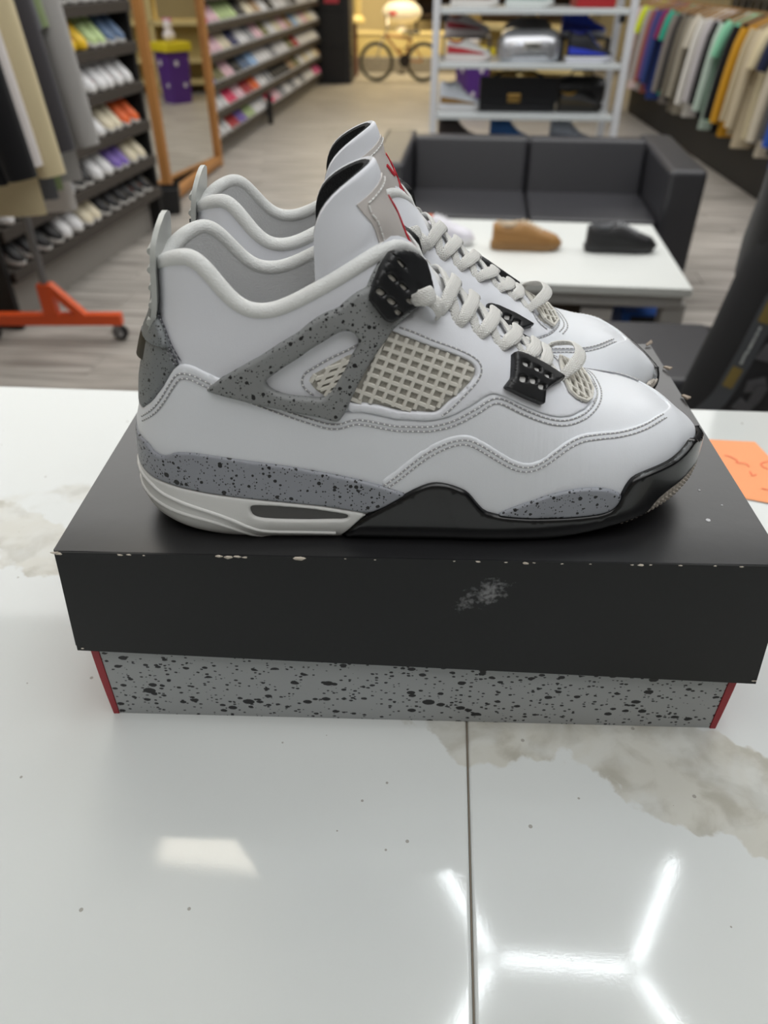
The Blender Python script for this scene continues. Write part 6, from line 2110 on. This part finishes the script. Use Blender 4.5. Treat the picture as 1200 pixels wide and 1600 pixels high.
for k, (x_, z, c1, c2, nm) in enumerate(((.06, .95, (214, 190, 150), (226, 120, 40), 'cream and orange sneaker at the left of the dark wall shelf'), (.40, .95, (216, 170, 60), (200, 150, 40), 'golden yellow sneaker on the dark wall shelf'),
                                         (.74, .95, (206, 206, 214), (60, 76, 180), 'white and blue sneaker at the right of the dark wall shelf'), (.42, .69, (160, 110, 110), (120, 80, 90), 'dusky pink sneaker on the lower dark wall shelf'))):
    shop_sneaker(nm, SM @ Matrix.Translation((x_, .15, z + .001)), c1, (214, 206, 190), c2, group='sneakers on the dark wall shelf')

# ------------------------------------------------------------------ garments
def garment_meshes(length=.74, sleeve=.56, half=.225, thick=.05, tag='a', seed=0):
    """hanging top: x across the shoulders, z = 0 at the neck; body and one sleeve (mirrored for the other)"""
    rg_ = random.Random(seed)
    ph = rg_.uniform(0, 6)
    rings = []
    for z, wx, wy in ((.012, .065, .030), (-.010, .095, .034), (-.045, half * .80, .036), (-.075, half, .040), (-.16, half * .98, thick * .85), (-.34, half * .97, thick), (-length * .75, half * 1.02, thick * 1.1), (-length, half * 1.04, thick * 1.15), (-length - .004, half * .98, thick * .8)):
        r_ = []
        for k in range(20):
            g = 2 * math.pi * k / 20
            fold = 1 + .22 * max(0, -z / length) * math.sin(5 * g + ph + z * 3)
            r_.append(Vector((wx * math.copysign(abs(math.cos(g)) ** .75, math.cos(g)), wy * math.sin(g) * fold + .012 * math.sin(6 * z + ph) * -z, z)))
        rings.append(r_)
    body = MB().loft(rings).mesh('body_' + tag, None, angle=60)
    body.materials.append(MATS['white_midsole'])
    sl = []
    for s_ in (1, -1):
        rr, pts = [], []
        for k in range(7):
            t = k / 6
            pts.append(Vector((s_ * (half * .86 + .085 * t ** .6), .006 * math.sin(4 * t + ph), -.065 - sleeve * t)))
            rr.append(.062 - .018 * t)
        sl.append(MB().tube(pts, rr, n=10, flat=(1.0, .72)).mesh('sleeve_' + tag, None, angle=60))
        sl[-1].materials.append(MATS['white_midsole'])
    return body, sl


mb = MB()
mb.tube([(-.20, 0, -.045), (-.10, 0, -.005), (0, 0, .018), (.10, 0, -.005), (.20, 0, -.045)], [.009, .011, .012, .011, .009], n=8)
HANG_W = mb.mesh('hanger_shoulders', mat('hanger_wood', (176, 136, 88), rough=.5))
HANG_H = MB().tube([(0, 0, .015), (0, 0, .075), (.012, 0, .095), (.026, 0, .105), (.040, 0, .098), (.045, 0, .082)], .0028, n=6).mesh('hanger_hook', mat('steel', (170, 170, 172), rough=.3, metal=.9))


def hang(M, meshes, col, label, group, name='hanging_shirt', cat='shirt', hlabel=None, hgroup=None, m=None):
    o = thing(name, label, cat, group=group)
    o.matrix_world = M
    body, sl = meshes
    for nm, me in (('body', body), ('sleeve', sl[0]), ('sleeve', sl[1])):
        p = link_mesh(nm, me, o)
        p.material_slots[0].link = 'OBJECT'
        p.material_slots[0].material = m or mat('cloth_%d_%d_%d' % tuple(col), col, rough=.9, sheen=.15, spec=.2)
    if hlabel:
        h = thing('hanger', hlabel, 'hanger', group=hgroup)
        h.matrix_world = M
        link_mesh('shoulders', HANG_W, h)
        link_mesh('hook', HANG_H, h)
    return o


GM = [garment_meshes(.72, .56, .215, .035, 'a', 1), garment_meshes(.76, .60, .225, .042, 'b', 2), garment_meshes(.70, .20, .22, .030, 'c', 3), garment_meshes(.78, .58, .23, .036, 'd', 4)]

# ------------------------------------------------------------------ long rail of clothes on the right
ra, rb_ = Vector((2.76, 4.55, 1.15)), Vector((2.88, 9.35, 1.15))
rdir = (rb_ - ra).normalized()
rail = thing('clothes_rail', 'long dark clothes rail full of coloured shirts along the right side', 'clothes rail', (ra.x, ra.y, 0), (0, 0, math.atan2(rdir.y, rdir.x)))
RL = (rb_ - ra).length
KM = mat('dark_steel', (46, 44, 44), rough=.4, metal=.6)
MB().tube([(-.1, 0, 1.15), (RL + .1, 0, 1.15)], .014, n=10).build('rail', KM, rail)
for x_ in (-.05, RL * .5, RL + .05):
    MB().tube([(x_, 0, .29), (x_, 0, 1.15)], .014, n=10).build('post', KM, rail)
    MB().lathe([(.05, .281), (.05, .288), (.02, .30)], 12, Matrix.Translation((x_, 0, 0))).build('foot', KM, rail)
pln = thing('black_plinth', 'long low black plinth under the clothes rail on the right', 'plinth', (ra.x, ra.y, 0), (0, 0, math.atan2(rdir.y, rdir.x)))
MB().bbox((-.15, -.62, 0), (RL + .15, .10, .28), .005).build('body', mat('black_plinth_board', (18, 18, 19), rough=.6), pln)
shirts = [('white', (206, 200, 190)), ('pale pink', (222, 200, 200)), ('neon yellow', (214, 226, 56)), ('light grey', (170, 164, 160)), ('dusty red', (150, 84, 74)), ('purple', (84, 66, 128)), ('navy blue', (44, 62, 118)), ('magenta', (132, 38, 84)),
          ('teal green', (46, 158, 132)), ('mid grey', (128, 122, 116)), ('charcoal', (44, 42, 42)), ('olive grey', (112, 106, 94)), ('stone', (150, 144, 130)), ('pale stone', (196, 190, 176)), ('off white', (214, 212, 206)), ('white patterned', (196, 192, 194)),
          ('black', (30, 30, 32)), ('light mint', (186, 204, 192)), ('mint green', (138, 206, 170)), ('black', (26, 26, 28)), ('mustard', (204, 150, 40)), ('beige', (192, 178, 148)), ('sand', (206, 192, 164)), ('cream', (222, 208, 172)),
          ('navy', (36, 40, 66)), ('oatmeal', (204, 194, 174)), ('slate grey', (78, 78, 82)), ('royal blue', (40, 84, 176)), ('orange', (232, 106, 44)), ('silver grey', (196, 196, 200)), ('black', (28, 28, 31)), ('dark grey', (60, 60, 64))]
seen = {}
n_ = len(shirts)
for i, (nm, c) in enumerate(shirts):
    p = rb_.lerp(ra, (i + .4) / n_)
    yaw = math.degrees(math.atan2(rdir.y, rdir.x)) - 90 + ((i * 29) % 9 - 4)
    Mx = Matrix.Translation((p.x, p.y, 1.055)) @ Matrix.Rotation(R(yaw), 4, 'Z')
    seen[nm] = seen.get(nm, 0) + 1
    extra = '' if seen[nm] == 1 else ' (further along)'
    lab = '%s shirt, %s from the far end of the clothes rail on the right' % (nm, ORD[i])
    hang(Mx, GM[(i * 3 + (i // 4)) % 4], c, lab, 'shirts on the long rail',
         hlabel='wooden hanger holding the %s shirt, %s from the far end of the rail' % (nm, ORD[i]), hgroup='hangers on the long rail')

# ------------------------------------------------------------------ rolling rack with orange foot on the left
ORANGE = mat('orange_paint', (222, 84, 30), rough=.4)
roll = thing('rolling_rack', 'rolling clothes rack with an orange foot and grey post at the left edge', 'clothes rack', (-1.475, 3.15, 0), (0, 0, R(0)))
MB().tube([(0, 0, .10), (0, 0, 1.66)], .017, n=10).build('post', mat('grey_steel', (122, 122, 124), rough=.35, metal=.7), roll)
MB().tube([(0, -1.0, .10), (0, -1.0, 1.66)], .017, n=10).build('post', MATS['grey_steel'], roll)
MB().tube([(0, 0.05, 1.66), (0, -1.05, 1.66)], .016, n=10).build('rail', MATS['grey_steel'], roll)
for y_ in (0, -1.0):
    MB().bbox((-.34, y_ - .022, .075), (.305, y_ + .022, .125), .004).build('foot', ORANGE, roll, angle=30)
    MB().bbox((-.03, y_ - .024, .12), (.03, y_ + .024, .26), .004).build('socket', ORANGE, roll, angle=30)
    for s_ in (1,):
        MB().add([(.02, y_ - .02, .125), (.15, y_ - .02, .125), (.105, y_ - .02, .125), (.02, y_ - .02, .22), (.028, y_ - .02, .262),
                  (.02, y_ + .02, .125), (.15, y_ + .02, .125), (.105, y_ + .02, .125), (.02, y_ + .02, .22), (.028, y_ + .02, .262)],
                 [(2, 1, 4, 3), (8, 9, 6, 7), (1, 6, 9, 4), (2, 3, 8, 7), (3, 4, 9, 8), (2, 7, 6, 1)]).build('brace', ORANGE, roll, smooth=False)
    for x_ in (-.30, .275):
        c = MB().lathe([(.012, 0), (.034, .002), (.036, .008), (.036, .018), (.034, .024), (.012, .026)], 18, Matrix.Translation((x_ + .01, y_ - .013 + .026, .037)) @ Matrix.Rotation(R(90), 4, 'X')).build('caster', mat('black_caster', (26, 26, 28), rough=.5), roll)
        MB().bbox((x_ - .012, y_ - .020, .03), (x_ + .018, y_ + .020, .08), .004).build('fork', MATS['grey_steel'], c)
        MB().lathe([(.010, 0), (.016, .002), (.010, .004)], 12, Matrix.Translation((x_ + .01, y_ - .016, .037)) @ Matrix.Rotation(R(90), 4, 'X')).build('hub', mat('grey_hub', (176, 176, 178), rough=.4), c)
LM = [garment_meshes(.70, .62, .25, .026, 'l1', 11), garment_meshes(.84, .66, .24, .030, 'l2', 12), garment_meshes(.86, .30, .25, .026, 'l3', 13), garment_meshes(.98, .62, .24, .030, 'l4', 14)]
left = [(2.28, LM[0], (22, 22, 25), 'black sweatshirt hanging nearest on the rolling rack'),
        (2.40, LM[0], (214, 208, 206), 'white long-sleeved top behind the black sweatshirt on the rolling rack'),
        (2.50, LM[1], (206, 192, 156), 'cream long-sleeved sweatshirt on the rolling rack'),
        (2.63, LM[0], (62, 60, 64), 'charcoal jacket behind the cream sweatshirt on the rolling rack'),
        (2.76, LM[2], (92, 94, 98), 'grey short-sleeved shirt on the rolling rack'),
        (2.87, LM[2], (124, 138, 98), 'olive green shirt behind the grey short-sleeved one'),
        (2.96, LM[1], (158, 156, 154), 'light grey sweatshirt with long sleeve, furthest on the rolling rack'),
        (3.05, LM[3], (196, 192, 188), 'pale grey long top at the far end of the rolling rack')]
for k, (y_, ms, c, lab) in enumerate(left):
    xo = (-1.335, -1.375, -1.335, -1.355, -1.41, -1.44, -1.375, -1.47)[k]
    Mx = Matrix.Translation((xo, y_, 1.565)) @ Matrix.Rotation(R((k * 5) % 9 - 4), 4, 'Z')
    hang(Mx, ms, c, lab, 'garments on the rolling rack', 'hanging_garment', 'garment',
         'wooden hanger of the %s' % lab.split(' on the')[0].split(' behind')[0].split(' hanging')[0].split(',')[0].split(' at the')[0], 'hangers on the rolling rack')
shop_sneaker('dark sneaker with white stripes on the floor under the near rack', Matrix.Translation((-1.93, 4.32, .001)) @ Matrix.Rotation(R(-12), 4, 'Z'), (58, 56, 62), (84, 82, 88), (206, 204, 204), (206, 204, 204), (40, 40, 44))

# ------------------------------------------------------------------ person at the right edge
def skin_mesh(name, nodes, edges, m, parent, root=0, levels=2):
    """one continuous body: joints with radii grown by a skin modifier"""
    me = bpy.data.meshes.new(name)
    me.from_pydata([n[0] for n in nodes], edges, [])
    o = link_mesh(name, me, parent)
    md = o.modifiers.new('skin', 'SKIN')
    md.use_smooth_shade = True
    for i, n in enumerate(nodes):
        r_ = n[1] if isinstance(n[1], tuple) else (n[1], n[1])
        me.skin_vertices[0].data[i].radius = r_
        me.skin_vertices[0].data[i].use_root = (i == root)
    sb = o.modifiers.new('sub', 'SUBSURF')
    sb.levels = sb.render_levels = levels
    me.materials.append(m)
    return o


per = thing('person', 'person in a black jacket and black patterned trousers standing at the right edge', 'person', (1.015, 1.76, 0), (0, 0, R(61)))
# local: facing -y; x to the person's left
SKIN = mat('skin', (190, 140, 112), rough=.5)
KNIT_K = mat('black_jacket_cloth', (17, 17, 20), rough=.85, bump=.6, bscale=60, sheen=.1)
TROU = mat('black_trouser_cloth', (21, 22, 26), rough=.8, bump=.3, bscale=80)
body = skin_mesh('body', [((0, 0, .95), (.15, .12)), ((0, -.01, 1.12), (.14, .115)), ((0, -.01, 1.32), (.165, .12)), ((0, .01, 1.46), (.09, .075)), ((0, 0, 1.53), .056), ((0, -.015, 1.60), (.075, .085)), ((0, -.012, 1.70), (.078, .095)), ((0, -.005, 1.765), (.05, .06)),
                          ((.20, .01, 1.42), .062), ((.25, .02, 1.14), .050), ((.23, -.10, .92), .036), ((.225, -.13, .85), .030),
                          ((-.20, .01, 1.42), .062), ((-.25, .02, 1.14), .050), ((-.23, -.10, .92), .036), ((-.225, -.13, .85), .030),
                          ((.10, 0, .88), (.095, .10)), ((.125, -.07, .50), .062), ((.14, -.04, .10), .042), ((.15, -.18, .045), (.040, .032)),
                          ((-.10, 0, .88), (.095, .10)), ((-.125, .09, .50), .062), ((-.14, .12, .10), .042), ((-.15, -.02, .045), (.040, .032))],
                 [(0, 1), (1, 2), (2, 3), (3, 4), (4, 5), (5, 6), (6, 7), (2, 8), (8, 9), (9, 10), (10, 11), (2, 12), (12, 13), (13, 14), (14, 15), (0, 16), (16, 17), (17, 18), (18, 19), (0, 20), (20, 21), (21, 22), (22, 23)], SKIN, per)
def ell(z, rx, ry, cy=0.0, n=28, fold=0.0, ph=0.0):
    return [Vector((rx * math.copysign(abs(math.cos(t)) ** .85, math.cos(t)) * (1 + fold * math.sin(6 * t + ph)), cy + ry * math.copysign(abs(math.sin(t)) ** .85, math.sin(t)) * (1 + fold * math.sin(5 * t + ph)), z)) for t in [2 * math.pi * k / n for k in range(n)]]


mb = MB()
mb.loft([ell(.775, .19, .142), ell(.77, .205, .155, fold=.02), ell(.84, .208, .158, fold=.025, ph=1), ell(.95, .200, .152, fold=.02, ph=2), ell(1.08, .190, .148, fold=.02, ph=3), ell(1.20, .196, .146, fold=.015, ph=1), ell(1.32, .208, .145), ell(1.41, .200, .128, .005),
         ell(1.455, .160, .108, .008), ell(1.49, .100, .088, .005), ell(1.535, .076, .076, .0), ell(1.54, .068, .068, 0)])
for s_ in (1, -1):
    mb.tube([(s_ * .17, .01, 1.43), (s_ * .215, .012, 1.36), (s_ * .245, .02, 1.26), (s_ * .262, .025, 1.14), (s_ * .258, -.02, 1.04), (s_ * .245, -.075, .94), (s_ * .235, -.115, .875)], [.070, .082, .080, .076, .072, .066, .056], n=16)
jk = mb.build('jacket', KNIT_K, per, angle=80)
mb = MB()
mb.loft([ell(.98, .170, .130), ell(.90, .180, .142), ell(.82, .185, .145), ell(.76, .15, .12)])
for s_, st in ((1, -.06), (-1, .10)):             # the right leg stands a step back
    mb.tube([(s_ * .095, .0, .90), (s_ * .105, st * .25, .80), (s_ * .118, -.008 + st * .6, .64), (s_ * .128, -.012 + st, .48), (s_ * .138, st, .30), (s_ * .146, .012 + st, .14), (s_ * .148, .012 + st, .075)], [.115, .120, .116, .110, .104, .104, .098], n=20)
tr = mb.build('trousers', TROU, per, angle=80)
for s_ in (1, -1):                                   # hands with five fingers, shoes
    hb = skin_mesh('hand', [((s_ * .225, -.135, .845), (.026, .016)), ((s_ * .222, -.15, .80), (.036, .014)), ((s_ * .22, -.16, .765), (.034, .013)),
                            ((s_ * .20, -.185, .735), .0085), ((s_ * .197, -.19, .700), .0075),
                            ((s_ * .214, -.172, .722), .009), ((s_ * .211, -.175, .682), .0078), ((s_ * .228, -.158, .722), .009), ((s_ * .226, -.160, .684), .0076), ((s_ * .242, -.145, .728), .008), ((s_ * .241, -.146, .698), .007),
                            ((s_ * .20, -.18, .82), .011), ((s_ * .19, -.20, .79), .009)],
                   [(0, 1), (1, 2), (2, 3), (3, 4), (2, 5), (5, 6), (2, 7), (7, 8), (2, 9), (9, 10), (0, 11), (11, 12)], SKIN, per, levels=1)
    MB().loft([[Vector((s_ * .152 + w_ * math.cos(g), y_ + (-.06 if s_ > 0 else .10), .048 + h_ * math.sin(g) * (1 if math.sin(g) > 0 else .9))) for g in [2 * math.pi * k / 12 for k in range(12)]] for y_, w_, h_ in ((.07, .030, .040), (.04, .042, .052), (-.06, .046, .050), (-.15, .048, .036), (-.20, .030, .026))]).build('shoe', mat('black_shoe', (20, 20, 22), rough=.5), per)
mb = MB()                                            # face and hair
for s_ in (1, -1):
    mb.lathe([(.002, -.006), (.010, -.003), (.010, .003), (.002, .006)], 8, Matrix.Translation((s_ * .032, -.102, 1.665)) @ Matrix.Rotation(R(90), 4, 'X'))
mb.build('eyes', mat('eye_dark', (40, 30, 26), rough=.3), per)
MB().tube([(0, -.105, 1.665), (0, -.128, 1.625), (0, -.105, 1.615)], [.008, .013, .008], n=8).build('nose', SKIN, per)
MB().tube([(-.025, -.098, 1.585), (0, -.108, 1.583), (.025, -.098, 1.585)], .006, n=6).build('mouth', mat('lips', (150, 84, 78), rough=.5), per)
for s_ in (1, -1):
    MB().tube([(s_ * .078, 0, 1.615), (s_ * .088, .01, 1.64), (s_ * .084, .005, 1.675)], [.008, .012, .008], n=6).build('ear', SKIN, per)
rings = []
for z, rx, ry, cy in ((1.62, .082, .060, .045), (1.68, .088, .085, .02), (1.74, .082, .088, .0), (1.785, .055, .06, .0), (1.80, .015, .018, .0)):
    rings.append([Vector((rx * math.cos(g), cy + ry * math.sin(g), z)) for g in [2 * math.pi * k / 16 for k in range(16)]])
MB().loft(rings).build('hair', mat('dark_hair', (26, 22, 20), rough=.7), per)
# printed strip with pale lettering down the outer trouser leg, and a pale print on the thigh
from mathutils.bvhtree import BVHTree
bv = BVHTree.FromPolygons([v.co.copy() for v in tr.data.vertices], [tuple(p.vertices) for p in tr.data.polygons])


def on_leg(x, y, z, off=.002):
    c, n, i, d = bv.find_nearest(Vector((x, y, z)))
    return c + n * off, n


def leg_strip(pts, wid, m, name, off=.003, parent=per):
    mb = MB()
    c, nn = [], []
    for p in pts:
        q, n = on_leg(*p, off)
        c.append(q)
        nn.append(n)
    mb.tube(c, 1.0, n=6, flat=(wid, .0012), up=nn)
    return mb.build(name, m, parent)


def leg_line(t, across=0.0):
    """a line down the back of the right leg; t = 0 hip .. 1 ankle"""
    return (-.45, -.0 + .34 * t - across, .88 - .70 * t)


strip = leg_strip([leg_line(t) for t in np.linspace(0, 1, 24)], .021, mat('strip_grey', (58, 61, 66), rough=.7), 'printed_strip')
mb = MB()
for k in range(8):                                   # row of pale letter strokes, too blurred in the photo to read
    t0 = .215 + k * .0165
    for du in (-.011, .0, .011):
        if (k * 3 + int(round(du * 1000))) % 4 == 1: continue
        q, n = on_leg(*leg_line(t0, du), .0050)
        q2, n2 = on_leg(*leg_line(t0 + .0115, du), .0050)
        mb.tube([q, q2], 1.0, n=4, flat=(.0028, .0006), up=[n, n2])
    tb = t0 + (.002 if k % 2 else .009)
    q, n = on_leg(*leg_line(tb, -.012), .0050)
    q2, n2 = on_leg(*leg_line(tb, .012), .0050)
    mb.tube([q, q2], 1.0, n=4, flat=(.0028, .0006), up=[n, n2])
mb.build('lettering', mat('pale_print', (176, 182, 182), rough=.7), strip, kind='stuff')
for t0 in (.13, .36):
    leg_strip([leg_line(t) for t in np.linspace(t0, t0 + .07, 5)], .012, mat('ochre_print', (110, 94, 44), rough=.7), 'ochre_patch', .0045, strip)
for pts in ([(-.45, .01, .64), (-.45, -.03, .67), (-.45, -.08, .66), (-.45, -.11, .62)], [(-.45, .02, .57), (-.45, -.03, .56), (-.45, -.09, .57)], [(-.45, .01, .52), (-.45, -.04, .50), (-.45, -.09, .51), (-.45, -.11, .55)]):
    leg_strip(pts, .017, mat('thigh_print', (74, 74, 78), rough=.8), 'thigh_print')
